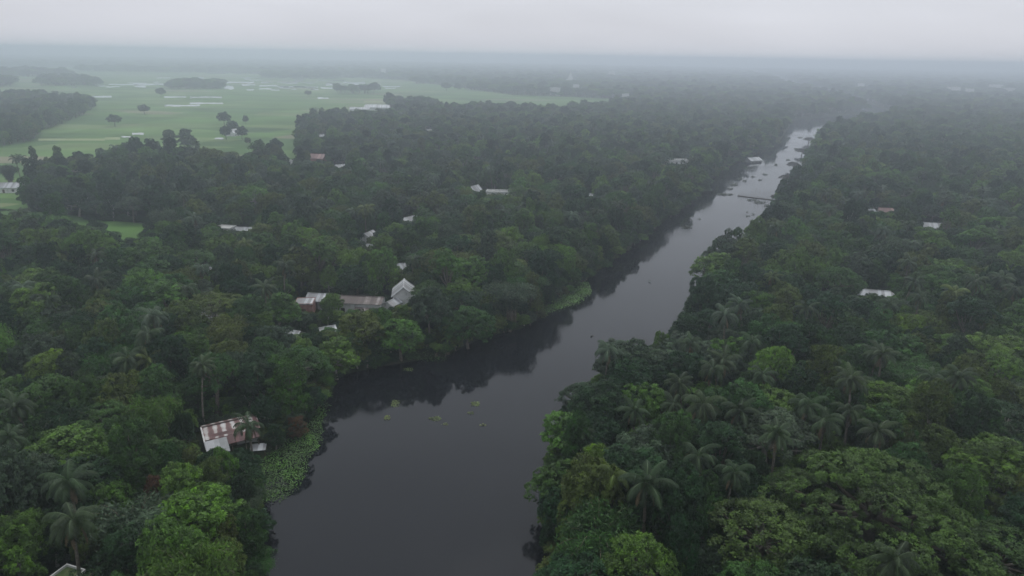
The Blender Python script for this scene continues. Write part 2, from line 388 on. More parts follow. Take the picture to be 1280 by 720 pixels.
def proto_bamboo(seed, R=4, Hh=12, culms=46):
    rs = np.random.RandomState(seed); C = []; Nn = []; T = []; mb = MB()
    for i in range(culms):
        a = rs.uniform(0, 2 * PI); b0 = rs.uniform(0, .9); reach = R * rs.uniform(.35, 1.0); hh = Hh * rs.uniform(.72, 1.0)
        tn = rs.uniform(.3, .75); pts = []
        for s in np.linspace(0, 1, 9):
            rr = b0 + reach * s ** 2.4; z = hh * (math.sin(s * PI * .56) / math.sin(PI * .5)) * (1 - .1 * s ** 6)
            pts.append((rr * math.cos(a), rr * math.sin(a), z))
        mb.tube(pts, [.055 * (1 - .8 * k / 8) for k in range(9)], 4, False)
        for s in np.linspace(.3, 1, 30):
            rr = b0 + reach * s ** 2.4; z = hh * math.sin(s * PI * .56) * (1 - .1 * s ** 6)
            for k in range(7):
                C.append((rr * math.cos(a) + rs.normal() * .42, rr * math.sin(a) + rs.normal() * .42, z + rs.normal() * .32 - .15))
                Nn.append((math.cos(a) * .5 + rs.normal() * .5, math.sin(a) * .5 + rs.normal() * .5, .6)); T.append(tn + rs.normal() * .13)
    Q = leaf_quads(rs, np.array(C), norm(np.array(Nn)), .55, .15, .9)
    return Q, np.clip(np.array(T), 0, 1), mb.mesh('trunk', BAMBOOM, True)
def trunk_mesh(seed, R, Hh, lobes, fork=.35, m=None):
    if R > 10: m = DARKBARK
    rs = np.random.RandomState(seed + 99); mb = MB(); r0 = .045 * R + .1
    fx, fy = rs.uniform(-.05, .05, 2) * Hh; zf = Hh * fork
    mb.tube([(0, 0, -.4), (0, 0, .2), (fx * .4, fy * .4, zf * .5), (fx, fy, zf)], [r0 * 1.5, r0 * 1.15, r0, r0 * .85], 8)
    sel = sorted(lobes, key=lambda l: -(l[0][0] ** 2 + l[0][1] ** 2) * rs.uniform(.5, 1))[:12] + lobes[:3]
    for c, r in sel:
        p1 = Vector((fx, fy, zf)); p2 = Vector(c); mid = p1.lerp(p2, .5); mid.z -= (p2 - p1).length * .05
        mb.tube([p1, mid, p2], [r0 * .55, r0 * .36, r0 * .12], 5, False)
    return mb.mesh('trunk', m or (PALEBARK if seed % 3 == 0 else BARK), True)

def palm_meshes(seed, Hh=12.5, fr=20, Lf=4.0, lean=.8, curl=1.65):
    rs = np.random.RandomState(seed); Q = []; T = []
    top = np.array([lean, 0, Hh])
    for i in range(fr):
        a = i * 2.39996 + rs.uniform(-.45, .45); e = math.radians(78 - 105 * (i / fr) ** .9 + rs.uniform(-8, 8)); ln = Lf * rs.uniform(.82, 1.08)
        if i > fr * .8: ln *= .9
        p = top.copy(); da = np.array([math.cos(a), math.sin(a)]); side = np.array([-da[1], da[0], 0]); NS = 30; tn = rs.uniform(.35, .75) if i < fr * .85 else rs.uniform(.2, .5)
        pts = [p.copy()]; ang = e; dirs = []; sag = rs.uniform(.75, 1.25)
        for s in range(NS):
            f = s / NS; ang -= (curl * sag + .35 * math.cos(e)) / NS * (.5 + 1.2 * f)
            d = np.array([da[0] * math.cos(ang), da[1] * math.cos(ang), math.sin(ang)]); dirs.append(d)
            p = p + d * ln / NS; pts.append(p.copy())
        for s in range(NS):
            f = s / NS; p0, p1 = pts[s], pts[s + 1]; d = dirs[s]; wr = .05 * (1 - f) + .012
            Q.append([p0 - side * wr, p0 + side * wr, p1 + side * wr * .9, p1 - side * wr * .9]); T.append(min(1, tn + .35))
            if s < 3: continue
            ll = .95 * math.sin(PI * min(1, .12 + f * .86)) ** .6 * Lf / 4
            upv = np.cross(side, d)
            for sg in (-1, 1):
                for kk in (0, .5):
                    b = p0 + (p1 - p0) * kk
                    o = side * sg * .78 + d * .45 + np.array([0, 0, -1]) * (.55 + .5 * rs.rand()) + rs.normal(size=3) * .07
                    o = o / np.linalg.norm(o) * ll * rs.uniform(.85, 1.1)
                    wv = d * .038
                    mid = b + o * .55 + np.array([0, 0, .06 * ll]); tip = b + o + np.array([0, 0, -.12 * ll])
                    Q.append([b - wv, b + wv, mid + wv * .9, mid - wv * .9]); T.append(tn + rs.normal() * .06)
                    Q.append([mid - wv * .9, mid + wv * .9, tip + wv * .15, tip - wv * .15]); T.append(tn + rs.normal() * .06)
    mb = MB(); n = 9; pts = []; rad = []
    for k in range(n):
        f = k / (n - 1); pts.append((lean * f ** 1.6, .15 * math.sin(f * 4), Hh * f - .3 * (1 - f))); rad.append(.2 * (1.25 - .55 * f) if k else .3)
    mb.tube(pts, rad, 8)
    dead = MB()
    for i in range(5):
        a = rs.uniform(0, 6.28); da = Vector((math.cos(a), math.sin(a), 0)); sd_ = Vector((-da.y, da.x, 0)); p = Vector(top); ang = math.radians(rs.uniform(-20, -45)); ln = Lf * rs.uniform(.6, .85)
        for q in range(10):
            ang -= .1; d = da * math.cos(ang) + Vector((0, 0, math.sin(ang))); p2 = p + d * ln / 10; wd = .05 if q < 2 else .3 * math.sin(PI * min(.95, q / 10))
            dead.add([p - sd_ * .03, p + sd_ * .03, p2 + sd_ * wd - Vector((0, 0, wd)), p2 - sd_ * wd - Vector((0, 0, wd))], [(0, 1, 2, 3)]); p = p2
    nuts = MB()
    for i in range(9):
        a = rs.uniform(0, 6.28); c = Vector(top) + Vector((math.cos(a) * .38, math.sin(a) * .38, -.35 - rs.uniform(0, .35)))
        nuts.tube([c + Vector((0, 0, .16)), c + Vector((0, 0, .06)), c - Vector((0, 0, .1)), c - Vector((0, 0, .17))], [.04, .13, .12, .03], 6)
    EXTRA.append((dead.mesh('dead_fronds', DEADM), nuts.mesh('coconuts', NUTM, True)))
    return quads_mesh('crown', np.array(Q), FROND, np.clip(np.array(T), 0, 1)), mb.mesh('trunk', BARK, True)
EXTRA = []
DEADM = noise_mat('dry_frond', [(.3, (.09, .065, .035)), (.7, (.18, .14, .085))], 2, .9, .1)
NUTM = noise_mat('green_nut', [(.3, (.07, .1, .02)), (.7, (.14, .13, .03))], 2, .5, .3)

def banana_mesh(seed):
    rs = np.random.RandomState(seed); Q = []; T = []
    for i in range(10):
        a = i * 2.39996; e = math.radians(80 - 55 * i / 10); da = np.array([math.cos(a), math.sin(a)]); side = np.array([-da[1], da[0], 0])
        p = np.array([0, 0, 2.2]); ang = e; ln = 2.4 * rs.uniform(.8, 1.1); NS = 8; t = rs.uniform(.4, .8); pw = .03
        for s in range(NS):
            f = (s + 1) / NS; ang -= .22
            q = p + np.array([da[0] * math.cos(ang), da[1] * math.cos(ang), math.sin(ang)]) * ln / NS
            wv = .34 * math.sin(PI * min(.97, f * .95)) + .02; dz = np.array([0, 0, .12])
            Q.append([p, q, q + side * wv - dz * wv, p + side * pw - dz * pw]); Q.append([p, p - side * pw - dz * pw, q - side * wv - dz * wv, q]); T += [t, t]
            p = q; pw = wv
    mb = MB(); mb.tube([(0, 0, -.2), (0, 0, 1.2), (0, 0, 2.3)], [.16, .13, .09], 7)
    return quads_mesh('crown', np.array(Q), FROND, np.array(T)), mb.mesh('trunk', BAMBOOM, True)

PROTO = {}          # kind -> list of (crown mesh, trunk mesh, R, H)
def reg(kind, res, R, Hh):
    Q, T, tm = res
    PROTO.setdefault(kind, []).append((quads_mesh('crown', Q, LEAF, T), tm, R, Hh))
for s in range(6): reg('round', proto_round(100 + s * 7, n=24 + 4 * s, clear=.12 + .025 * s), 4.5, 11)
for s in range(3): reg('dense', proto_round(300 + s * 7, n=46, L=.42, W=.17, dens=.5, clear=.1, lob=(.19, .31)), 4.5, 11)
for s in range(3): reg('umbrella', proto_umbrella(400 + s * 7), 6, 11)
for s in range(3): reg('feather', proto_feather(500 + s * 7), 3.2, 13)
for s in range(2): reg('bamboo', proto_bamboo(600 + s * 7), 4, 12)
for s in range(2): reg('tall', proto_round(560 + 3 * s, R=3.2, Hh=16, n=15, clear=.56, lob=(.28, .46)), 3.2, 16)
reg('weeping', proto_weeping(700), 6, 12)
reg('giant', proto_umbrella(802, R=18, Hh=16, n=36, L=.36, W=.22, dens=.6, flat=.3, rim=.42, lob=(.14, .2), zj=2.6), 18, 16)
PALMS = [palm_meshes(900 + s, 12.5, [15, 19, 23, 17, 21, 13][s], [3.7, 4.3, 4.0, 4.4, 3.5, 4.1][s], [.3, 1.4, .7, -.9, 2.0, .1][s], [1.3, 1.9, 1.6, 2.1, 1.5, 1.75][s]) for s in range(6)]
for c, t in PALMS: PROTO.setdefault('palm', []).append((c, t, 4, 12.5))
for s in range(2):
    c, t = banana_mesh(950 + s); PROTO.setdefault('banana', []).append((c, t, 2, 4))

TINT = {'dark': ((.021, .05, .019), 'dark green'), 'mid': ((.042, .092, .024), 'mid green'), 'fresh': ((.075, .145, .028), 'fresh green'),
        'lime': ((.095, .17, .026), 'lime green'), 'olive': ((.074, .105, .026), 'olive green'), 'grey': ((.055, .085, .048), 'grey green'),
        'palm': ((.034, .056, .022), 'deep green'), 'rain': ((.052, .086, .022), 'deep olive green'), 'brown': ((.058, .052, .04), 'brownish'), 'rust': ((.11, .062, .03), 'rusty brown')}

# ------------------------------------------------------------------ river, terrain
LEFT_PX = [(318, 790), (328, 720), (318, 655), (312, 620), (322, 585), (352, 558), (388, 528), (402, 500), (430, 468), (511, 452), (558, 446), (600, 424), (660, 409),
           (690, 386), (728, 355), (768, 326), (810, 292), (850, 263), (885, 245), (915, 217), (956, 195), (986, 180), (1001, 150)]
RIGHT_PX = [(672, 760), (668, 640), (672, 585), (690, 530), (705, 484), (738, 464), (768, 437), (830, 416), (848, 392), (872, 342), (921, 306), (950, 284),
            (968, 250), (988, 212), (1007, 182), (1029, 159)]
LB = [pix(u, v, 0) for u, v in LEFT_PX]
RB = [pix(u, v, 7) for u, v in RIGHT_PX]
lx = [(p.y, p.x - (9 if p.y > 430 else 5 if p.y > 360 else 0)) for p in LB]; rx = [(p.y, p.x + 2.0 + (4.5 if p.y > 330 else 0)) for p in RB]
far = [(830, 388, 424), (900, 440, 474), (1050, 520, 556), (1300, 600, 638), (1600, 668, 708), (1860, 716, 772), (2000, 748, 800), (2500, 900, 950), (4000, 1300, 1350), (9000, 2500, 2560)]
ymaxl = lx[-1][0]; ymaxr = rx[-1][0]
lx = [(-400, lx[0][1] - 4), (0, lx[0][1] - 2)] + sorted(lx) + [(y, a) for y, a, b in far if y > ymaxl + 20]
rx = [(-400, rx[0][1] + 6), (0, rx[0][1] + 4)] + sorted(rx) + [(y, b) for y, a, b in far if y > ymaxr + 20]
LY, LX = np.array(lx).T; RY, RX = np.array(rx).T
def banks(y): return float(np.interp(y, LY, LX)), float(np.interp(y, RY, RX))
def gz(x, y):
    a, b = banks(y)
    d = a - x if x < (a + b) / 2 else x - b
    if d < 0: return max(-1.6, d * .55)
    k = min(1, d / 5.0); k = k * k * (3 - 2 * k)
    return k * (1.9 + .35 * math.sin(x * .05 + 1) * math.sin(y * .043) * min(1, d / 30))

def build_ground():
    ys = [-300, -120, -40, 10] + list(np.arange(30, 320, 3.0)) + list(np.arange(320, 900, 8.0)) + list(np.arange(900, 2100, 30)) + [2100, 2400, 3000, 4000, 5500, 7500, 8900]
    offs = [7800, 5000, 3000, 2000, 1400, 1000, 700, 450, 300, 200, 140, 100, 70, 50, 36, 26, 18, 13, 9, 7, 5, 4, 3, 2, 1.2, .5, -.5, -1.5, -3]
    vs = []; fs = []
    for y in ys:
        a, b = banks(y)
        row = [a - o for o in offs] + [(a + b) / 2] + [b + o for o in reversed(offs)]
        for x in row: vs.append((x, y, gz(x, y)))
    n = 2 * len(offs) + 1
    for j in range(len(ys) - 1):
        for i in range(n - 1): fs.append((j * n + i, j * n + i + 1, (j + 1) * n + i + 1, (j + 1) * n + i))
    mb = MB(); mb.v = vs; mb.f = fs
    o = mb.build('ground', FLOOR, None, True); o['kind'] = 'structure'; o['label'] = 'dark leaf covered ground under the trees'
    # the water surface
    vs = []; fs = []
    for y in ys:
        a, b = banks(y); vs += [(a - 1.5, y, 0), ((a + b) / 2, y, 0), (b + 1.5, y, 0)]
    for j in range(len(ys) - 1):
        for i in range(2): fs.append((j * 3 + i, j * 3 + i + 1, j * 3 + 4 + i, j * 3 + 3 + i))
    mb = MB(); mb.v = vs; mb.f = fs
    o = mb.build('river_water', WATER, None, True); o['kind'] = 'structure'; o['label'] = 'dark calm river water'
build_ground()

# ------------------------------------------------------------------ open fields
FIELD_PX = [(-140, 262), (0, 240), (30, 232), (60, 222), (120, 214), (170, 202), (230, 206), (300, 216), (330, 205), (376, 212), (374, 165), (388, 154), (480, 150),
            (500, 143), (640, 142), (700, 144), (775, 135), (770, 124), (640, 119), (560, 108), (500, 100), (420, 96), (300, 92), (150, 84), (-140, 84)]
FIELD_P = gpoly(FIELD_PX, 2)
GLADES = [gpoly([(-90, 272), (0, 262), (75, 268), (120, 276), (210, 283), (212, 300), (150, 308), (90, 296), (0, 290), (-90, 300)], 2),
          gpoly([(-120, 262), (0, 236), (40, 240), (70, 252), (30, 262), (-120, 280)], 2)]
WOODS = [gpoly([(-140, 195), (0, 184), (38, 178), (58, 163), (112, 142), (118, 133), (60, 126), (-140, 124)], 2),
         gpoly([(212, 112), (278, 112), (280, 107), (214, 107)], 2),
         gpoly([(486, 141), (545, 141), (545, 134), (488, 134)], 2),
         gpoly([(50, 108), (128, 108), (110, 101), (55, 101)], 2),
         gpoly([(585, 113), (662, 117), (660, 109), (590, 106)], 2),
         gpoly([(-60, 110), (20, 108), (10, 103), (-60, 103)], 2)]
def sheet(name, polys, z, m):
    me = bpy.data.meshes.new(name); vs = []; fs = []
    for p in polys:
        b = len(vs); vs += [(x, y, z) for x, y in p]; fs.append(tuple(range(b, b + len(p))))
    me.from_pydata(vs, [], fs); me.materials.append(m); me.update()
    o = link(name, me); o['kind'] = 'structure'; return o
for p in [FIELD_P] + GLADES: sheet('paddy_field', [p], 2.45, FIELD)['label'] = 'open green paddy fields'
STRIPS = [(136, 215, 105.5, 1.6), (133, 150, 108.5, 1.6), (168, 182, 108, 2), (80, 140, 121, 2), (205, 232, 121, 1.8), (237, 277, 121.5, 2), (237, 279, 129, 2), (205, 250, 132, 2),
          (259, 284, 91.7, 1.2), (292, 301, 92.5, 1.5), (282, 318, 103, 2), (280, 292, 109.5, 5), (302, 319, 106, 1.6), (324, 346, 107, 1.6), (324, 340, 111, 2), (349, 383, 108.5, 2.2),
          (407, 426, 105.5, 2.6), (429, 456, 103.5, 2), (434, 456, 108.6, 2.8), (397, 431, 100.5, 1.4), (401, 417, 110, 2), (463, 476, 105.3, 1.6), (397, 411, 122.7, 1.6), (485, 503, 120.5, 1.6),
          (542, 574, 132.5, 2), (439, 464, 135.5, 2.4), (165, 180, 167, 2.4), (145, 160, 83.7, .8), (145, 151, 92, 1.2), (269, 279, 173, 2.4), (-6, 7, 104, 1.6), (79, 96, 97.5, 1.4), (152, 164, 171, 2.2),
          (352, 372, 104, 1.3), (376, 396, 103, 1.2), (478, 500, 108, 1.2), (388, 398, 112, 1.3), (300, 330, 97, .9)]
for _ in range(46):
    v = rnd.uniform(96, 113); a = rnd.choice([rnd.uniform(330, 490), rnd.uniform(330, 490), rnd.uniform(80, 330)]); STRIPS.append((a, a + rnd.uniform(5, 17), v, rnd.uniform(.7, 1.7)))
for i, (a, b, v, h) in enumerate(STRIPS):
    n_ = max(3, int((b - a) / 6)); top_ = [(a + (b - a) * q / n_ + rnd.uniform(-1, 1), v - h * rnd.uniform(.25, .7)) for q in range(n_ + 1)]; bot_ = [(a + (b - a) * q / n_ + rnd.uniform(-1, 1), v + h * rnd.uniform(.25, .75)) for q in range(n_, -1, -1)]
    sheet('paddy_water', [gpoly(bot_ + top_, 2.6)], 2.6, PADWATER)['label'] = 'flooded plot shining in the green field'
PALEG = noise_mat('young_rice', [(.3, (.17, .21, .09)), (.7, (.26, .3, .15))], .05, .85, .15)
for a, b, v, h in [(48, 131, 174.5, 2.6), (131, 150, 173, 3), (455, 520, 127, 2), (600, 740, 128, 6)]:
    sheet('paddy_field', [gpoly([(a, v + h / 2), (b, v + h / 2), (b, v - h / 2), (a, v - h / 2)], 2.54)], 2.54, PALEG if h < 5 else FIELD)['label'] = 'pale strip of young rice'

# ------------------------------------------------------------------ houses
HOUSES = []        # (u0,v0,u1,v1,depth, x,y,rad) : what must stay visible of each
LAND = []          # landmarks for labels: (phrase, u, v)
def add_windows(t, wx, y, z0, hh, xs, ww=.9, frame=None):
    for x in xs:
        f = MB(); s = -1 if y < 0 else 1
        y0, y1 = sorted((y - .03 * s, y + .05 * s))
        f.box(x - ww / 2 - .08, x + ww / 2 + .08, y0, y1, z0 - .08, z0); f.box(x - ww / 2 - .08, x + ww / 2 + .08, y0, y1, z0 + hh, z0 + hh + .08)
        f.box(x - ww / 2 - .08, x - ww / 2, y0, y1, z0, z0 + hh); f.box(x + ww / 2, x + ww / 2 + .08, y0, y1, z0, z0 + hh)
        wo = f.build('window', frame or WOODM, t)
        y2, y3 = sorted((y - .02 * s, y + .02 * s))
        MB().box(x - ww / 2, x + ww / 2, y2, y3, z0, z0 + hh).build('pane', DARK, wo)
def gable(t, w, d, h, rise, roof, wall, over=.45, detail=True, hip=0.0, ridge_cap=None):
    """house body with two roof slopes; ridge along x"""
    mb = MB(); mb.prism([(-d / 2, -.4), (d / 2, -.4), (d / 2, h), (0, h + rise - .06) if not hip else (d / 2 - .01, h), (-d / 2, h)] if not hip else [(-d / 2, -.4), (d / 2, -.4), (d / 2, h), (-d / 2, h)], -w / 2, w / 2)
    mb.build('wall', wall, t)
    W2 = w / 2 + over; D2 = d / 2 + over; zl = h - rise * over / (d / 2); th = .07
    hx = W2 - hip
    r = MB()
    for s in (-1, 1):
        a = [(-W2, s * D2, zl + .02), (W2, s * D2, zl + .02), (hx, 0, h + rise + .02), (-hx, 0, h + rise + .02)]
        b = [(x, y, z + th) for x, y, z in a]
        r.add(a + b, [(0, 1, 2, 3), (4, 7, 6, 5), (0, 4, 5, 1), (1, 5, 6, 2), (3, 2, 6, 7), (0, 3, 7, 4)])
    if hip:
        for s in (-1, 1):
            a = [(s * W2, -D2, zl + .03), (s * W2, D2, zl + .03), (s * hx, 0, h + rise + .03)]
            b = [(x, y, z + th) for x, y, z in a]
            r.add(a + b, [(0, 1, 2), (3, 5, 4), (0, 3, 4, 1)])
    ro = r.build('roof', roof, t)
    MB().box(-hx, hx, -.16, .16, h + rise + th, h + rise + th + .09).build('ridge_cap', ridge_cap or roof, ro)
    if detail:
        y = -d / 2
        dr = MB().box(-.5, .5, y - .06, y + .02, .0, 2.0).build('door', WOODM, t)
        MB().box(.34, .4, y - .1, y - .065, .95, 1.1).build('handle', DARK, dr)
        add_windows(t, w, y, 1.0, 1.0, [-w * .33, w * .33])
        add_windows(t, w, d / 2, 1.0, 1.0, [-w * .25, w * .25])
def flat(t, w, d, h, wall, roofm=None, par=.6, storeys=1, detail=True):
    MB().box(-w / 2, w / 2, -d / 2, d / 2, -.4, h).build('wall', wall, t)
    p = MB(); e = .12
    p.box(-w / 2 - e, w / 2 + e, -d / 2 - e, d / 2 + e, h, h + .18).build('roof', roofm or CONCRETE, t)
    q = MB(); z0, z1 = h + .18, h + .18 + par; tt = .15; a, b = w / 2 + e, d / 2 + e
    q.box(-a, a, -b, -b + tt, z0, z1); q.box(-a, a, b - tt, b, z0, z1); q.box(-a, -a + tt, -b + tt, b - tt, z0, z1); q.box(a - tt, a, -b + tt, b - tt, z0, z1)
    q.build('parapet', wall, t)
    if detail:
        sh = h / storeys
        for s in range(storeys):
            n = max(2, int(w / 2.6))
            add_windows(t, w, -d / 2, s * sh + .9, min(1.3, sh - 1.4), [(-.5 + (i + .5) / n) * w for i in range(n) if not (s == 0 and i == n // 2)], 1.1, wall)
        MB().box(-.5, .5, -d / 2 - .06, -d / 2 + .02, 0, 2.05).build('door', WOODM, t)
def place(u, v, z, cat, name, label, yaw, vis, land=None, group=None):
    """house whose point at height z above ground shows at pixel (u,v)"""
    p = pix(u, v, z + 1.9); g = gz(p.x, p.y)
    t = thing(name, label, cat, (p.x, p.y, g), math.radians(yaw), group)
    d = proj(p.x, p.y, g)[2]
    HOUSES.append((vis[0], vis[1], vis[2], vis[3], d, p.x, p.y))
    if land: LAND.append((land, u, v))
    return t, d / FPX
# 1 rust striped tin house with grey lean-to
t, k = place(287, 528, 3.6, 'house', 'tin_house', 'rust and white striped tin roofed house with a pale grey lean-to by the near bank', 31, (244, 508, 312, 590), 'rust striped tin house')
gable(t, 8.6, 5.0, 2.7, 1.0, STRIPED, GREYWALL, ridge_cap=TIN_BROWN)
MB().prism([(-4.6, 1.75), (-2.0, 3.05), (-2.0, 2.97), (-4.6, 1.67)], -3.6, 4.3).build('veranda_roof', TIN_MAROON, t)
MB().prism([(-4.5, 1.8), (-2.6, 2.78), (.0, 3.86), (.0, 3.74), (-2.6, 2.66), (-4.5, 1.68)], -4.95, -4.7).build('barge_board', PLASTER, t)
for x in (-.5, 1.8, 4.0): MB().box(x - .07, x + .07, -4.25, -4.1, -.4, 1.75).build('post', WOODM, t)
MB().prism([(-6.6, 1.5), (-3.3, 2.6), (-3.3, 2.52), (-6.6, 1.42)], -4.9, -1.2).build('lean_to_roof', TIN_GREY, t)
lw = MB().prism([(-6.2, -.4), (-3.4, -.4), (-3.4, 2.45), (-6.2, 1.5)], -4.6, -1.5).build('lean_to_wall', TIN_GREY, t)
t2, k = place(322, 553, .9, 'shelter', 'tin_shelter', 'low grey tin sheet shelter beside the rust striped house', 12, (312, 548, 332, 558))
MB().prism([(-1, .95), (1, 1.25), (1, 1.2), (-1, .9)], -1.4, 1.4).build('roof', TIN_WHITE, t2)
for x in (-1.2, 1.2):
    for y in (-.8, .8): MB().box(x - .05, x + .05, y - .05, y + .05, -.3, 1.04 + y * .15).build('post', WOODM, t2)
# 2 village row on the near bank
t, k = place(381, 375, 3.4, 'house', 'brick_house', 'small reddish walled house with a flat pale roof ending the village row', 6, (370, 364, 402, 402), 'reddish house of the village row')
flat(t, 4.8, 5, 3.3, PINKWALL, TIN_WHITE, .12)
t, k = place(398, 367, 3.6, 'house', 'tin_house', 'low pale tin roofed house behind the small reddish house', -8, (388, 362, 408, 374))
gable(t, 5.5, 4.5, 2.7, 1.2, TIN_WHITE, GREYWALL)
t, k = place(450, 372, 4.0, 'house', 'long_house', 'long house with a faded brown tin roof and open white veranda', -4, (424, 362, 474, 396), 'long brown roofed house')
gable(t, 12.5, 5.5, 3.7, .95, TIN_BROWN, PLASTER, .5)
MB().prism([(-5.2, 2.3), (-3.27, 2.72), (-3.27, 2.64), (-5.2, 2.22)], -.5, 6.3).build('veranda_roof', TIN_BROWN, t)
for x in (-.2, 2.0, 4.1, 6.0): MB().box(x - .1, x + .1, -5.0, -4.8, -.4, 2.26).build('column', PLASTER, t)
MB().box(-.3, 6.1, -4.98, -4.86, .05, .75).build('veranda_wall', PLASTER, t)
t, k = place(505, 362, 4.6, 'house', 'gable_house', 'whitewashed gable house with a pale grey tin roof, tallest of the village row', 97, (486, 352, 522, 394), 'white gabled house')
gable(t, 7.6, 6.0, 4.3, 2.4, TIN_WHITE, PLASTER)
t, k = place(490, 377, 3.0, 'shed', 'white_shed', 'small square white shed next to the white gabled house', 62, (482, 371, 498, 388))
gable(t, 3.6, 3.2, 2.9, .8, TIN_WHITE, PLASTER)
t, k = place(476, 381, 2.2, 'hut', 'white_outhouse', 'tiny white outhouse between the long brown roof and the white gable', 10, (472, 378, 481, 387))
flat(t, 1.8, 1.8, 2.3, PLASTER, None, .25)
# scattered roofs
t, k = place(409, 409, 2.8, 'hut', 'tin_hut', 'pale rounded tin hut roof poking out below the village row', 30, (402, 405, 416, 414)); gable(t, 3.4, 3, 2.3, .8, TIN_WHITE, GREYWALL)
t, k = place(367, 414, 2.6, 'hut', 'tin_hut', 'small whitish tin hut roof hidden among trees below the reddish house', -20, (361, 411, 373, 419)); gable(t, 3.2, 2.8, 2.2, .7, TIN_WHITE, GREYWALL)
t, k = place(258, 393, 3, 'house', 'tin_house', 'low tin roof with a white gable end deep in the trees', 0, (250, 390, 268, 399)); gable(t, 4.6, 4, 2.6, 1.0, TIN_GREY, PLASTER)
t, k = place(256, 333, 3.6, 'house', 'tin_house', 'pale tin roof barely showing under a spreading olive crown', 8, (248, 329, 266, 338)); gable(t, 6.2, 5, 2.8, 1.2, TIN_WHITE, GREYWALL)
t, k = place(281, 284, 3.2, 'house', 'white_house', 'small boxy white house at the edge of the grass glade', -10, (273, 278, 292, 292), 'boxy white house'); flat(t, 6.5, 5, 3.4, PLASTER, None, .3)
t, k = place(306, 286, 2.4, 'house', 'tin_house', 'low grey tin roofed house beside the boxy white house', -4, (296, 282, 318, 291)); gable(t, 8, 4.5, 2.3, 1, TIN_GREY, MUDWALL)
t, k = place(514, 273, 4.2, 'house', 'tin_house', 'grey white tin roof turned steeply towards the river, alone in mid forest', 50, (506, 268, 522, 280), 'lone grey tin roof'); gable(t, 9, 6.5, 3, 1.9, TIN_WHITE, GREYWALL)
t, k = place(498, 332, 3.6, 'house', 'tin_house', 'pale tin roof beside the bright lime tree above the village row', 35, (490, 326, 506, 340)); gable(t, 5.5, 4.5, 2.8, 1.4, TIN_WHITE, GREYWALL)
t, k = place(461, 292, 4, 'house', 'tin_house', 'narrow pale tin roof far above the village row', 70, (456, 287, 467, 298)); gable(t, 5.5, 4.2, 2.9, 1.4, TIN_WHITE, PLASTER)
t, k = place(463, 307, 3.6, 'house', 'tin_house', 'small whitish tin roof just below the narrow pale roof', 20, (457, 304, 469, 311)); gable(t, 4.8, 4, 2.7, 1.2, TIN_WHITE, PLASTER)
t, k = place(396, 195, 5.5, 'house', 'red_roof_house', 'two storey house with a banded red roof by the field corner', -6, (387, 190, 408, 206), 'red roofed house by the field'); gable(t, 10.5, 8, 4.6, 2.2, TIN_RED, PINKWALL)
t, k = place(362, 203, 4.4, 'house', 'white_tower_house', 'narrow white house between field edge trees', 0, (359, 199, 366, 208)); flat(t, 3.4, 3.4, 5.2, PLASTER)
t, k = place(426, 206, 4, 'house', 'tin_house', 'pair of pale tin slopes beside the red roofed house', 30, (420, 202, 432, 212)); gable(t, 6.2, 5, 3, 1.4, TIN_WHITE, PLASTER)
t, k = place(593, 234, 4.8, 'house', 'gable_house', 'small steep white gable house west of the white block', 60, (588, 228, 600, 241)); gable(t, 7, 5, 3.2, 2.4, TIN_WHITE, PLASTER)
t, k = place(624, 240, 4.2, 'building', 'white_block', 'long low white block with a flat roof in mid forest', -4, (609, 235, 640, 246), 'long white block'); flat(t, 12.5, 6, 4, PLASTER)
t, k = place(737, 243, 3.8, 'house', 'tin_house', 'bright pale roof alone between the white block and the river', -25, (732, 239, 743, 248)); gable(t, 4.6, 4, 2.9, 1.2, TIN_WHITE, PLASTER)
t, k = place(847, 202, 5.0, 'building', 'white_block', 'flat roofed white two storey block overlooking the river', 4, (833, 196, 860, 208), 'white riverside block'); flat(t, 12.5, 7, 5.6, PLASTER, None, .7, 2)
t, k = place(942, 192, 4, 'house', 'tin_house', 'grey tin roofed house right on the far river bank', 30, (930, 187, 954, 198)); gable(t, 11, 7, 3, 1.8, TIN_GREY, GREYWALL)
t, k = place(1108, 262, 3.6, 'house', 'red_roof_house', 'house with a faded brick red roof on the far side of the river', -12, (1099, 257, 1117, 268), 'faded red roof'); gable(t, 6.5, 5, 2.9, 1.5, TIN_RED, PLASTER)
t, k = place(1086, 261, 3, 'shed', 'white_shed', 'low whitish shed beside the faded brick red roof', 0, (1080, 259, 1095, 264)); gable(t, 5, 3, 2.2, .6, TIN_GREY, GREYWALL)
t, k = place(1160, 280, 3.8, 'house', 'tin_house', 'pinkish grey tin roof among trees behind the big white roof', -14, (1148, 275, 1178, 288)); gable(t, 10, 5.5, 2.9, 1.5, TIN_GREY, PINKWALL)
t, k = place(1097, 364, 4.4, 'house', 'long_house', 'long bright white hipped tin roof across the river, end facing the palms', -14, (1070, 358, 1126, 374), 'long white hipped roof'); gable(t, 10.5, 6, 3.0, 1.6, TIN_WHITE, PLASTER, .5, True, 2.2)
t, k = place(640, 199, 3.6, 'house', 'tin_house', 'dull grey roof almost lost in the hazy forest behind the white block', 10, (590, 195, 604, 201)); gable(t, 8, 6, 2.8, 1.4, TIN_GREY, GREYWALL, .4, False)
t, k = place(536, 162, 4.2, 'house', 'tin_house', 'tiny bright roof in the hazy wood near the field corner', 0, (532, 159, 541, 165)); gable(t, 7, 5, 3, 1.5, TIN_WHITE, PLASTER, .4, False)
t, k = place(401, 169, 4.2, 'house', 'tin_house', 'small pale roof at the field corner of the wood', 10, (396, 166, 407, 172)); gable(t, 6.5, 5, 3, 1.5, TIN_WHITE, PLASTER, .4, False)
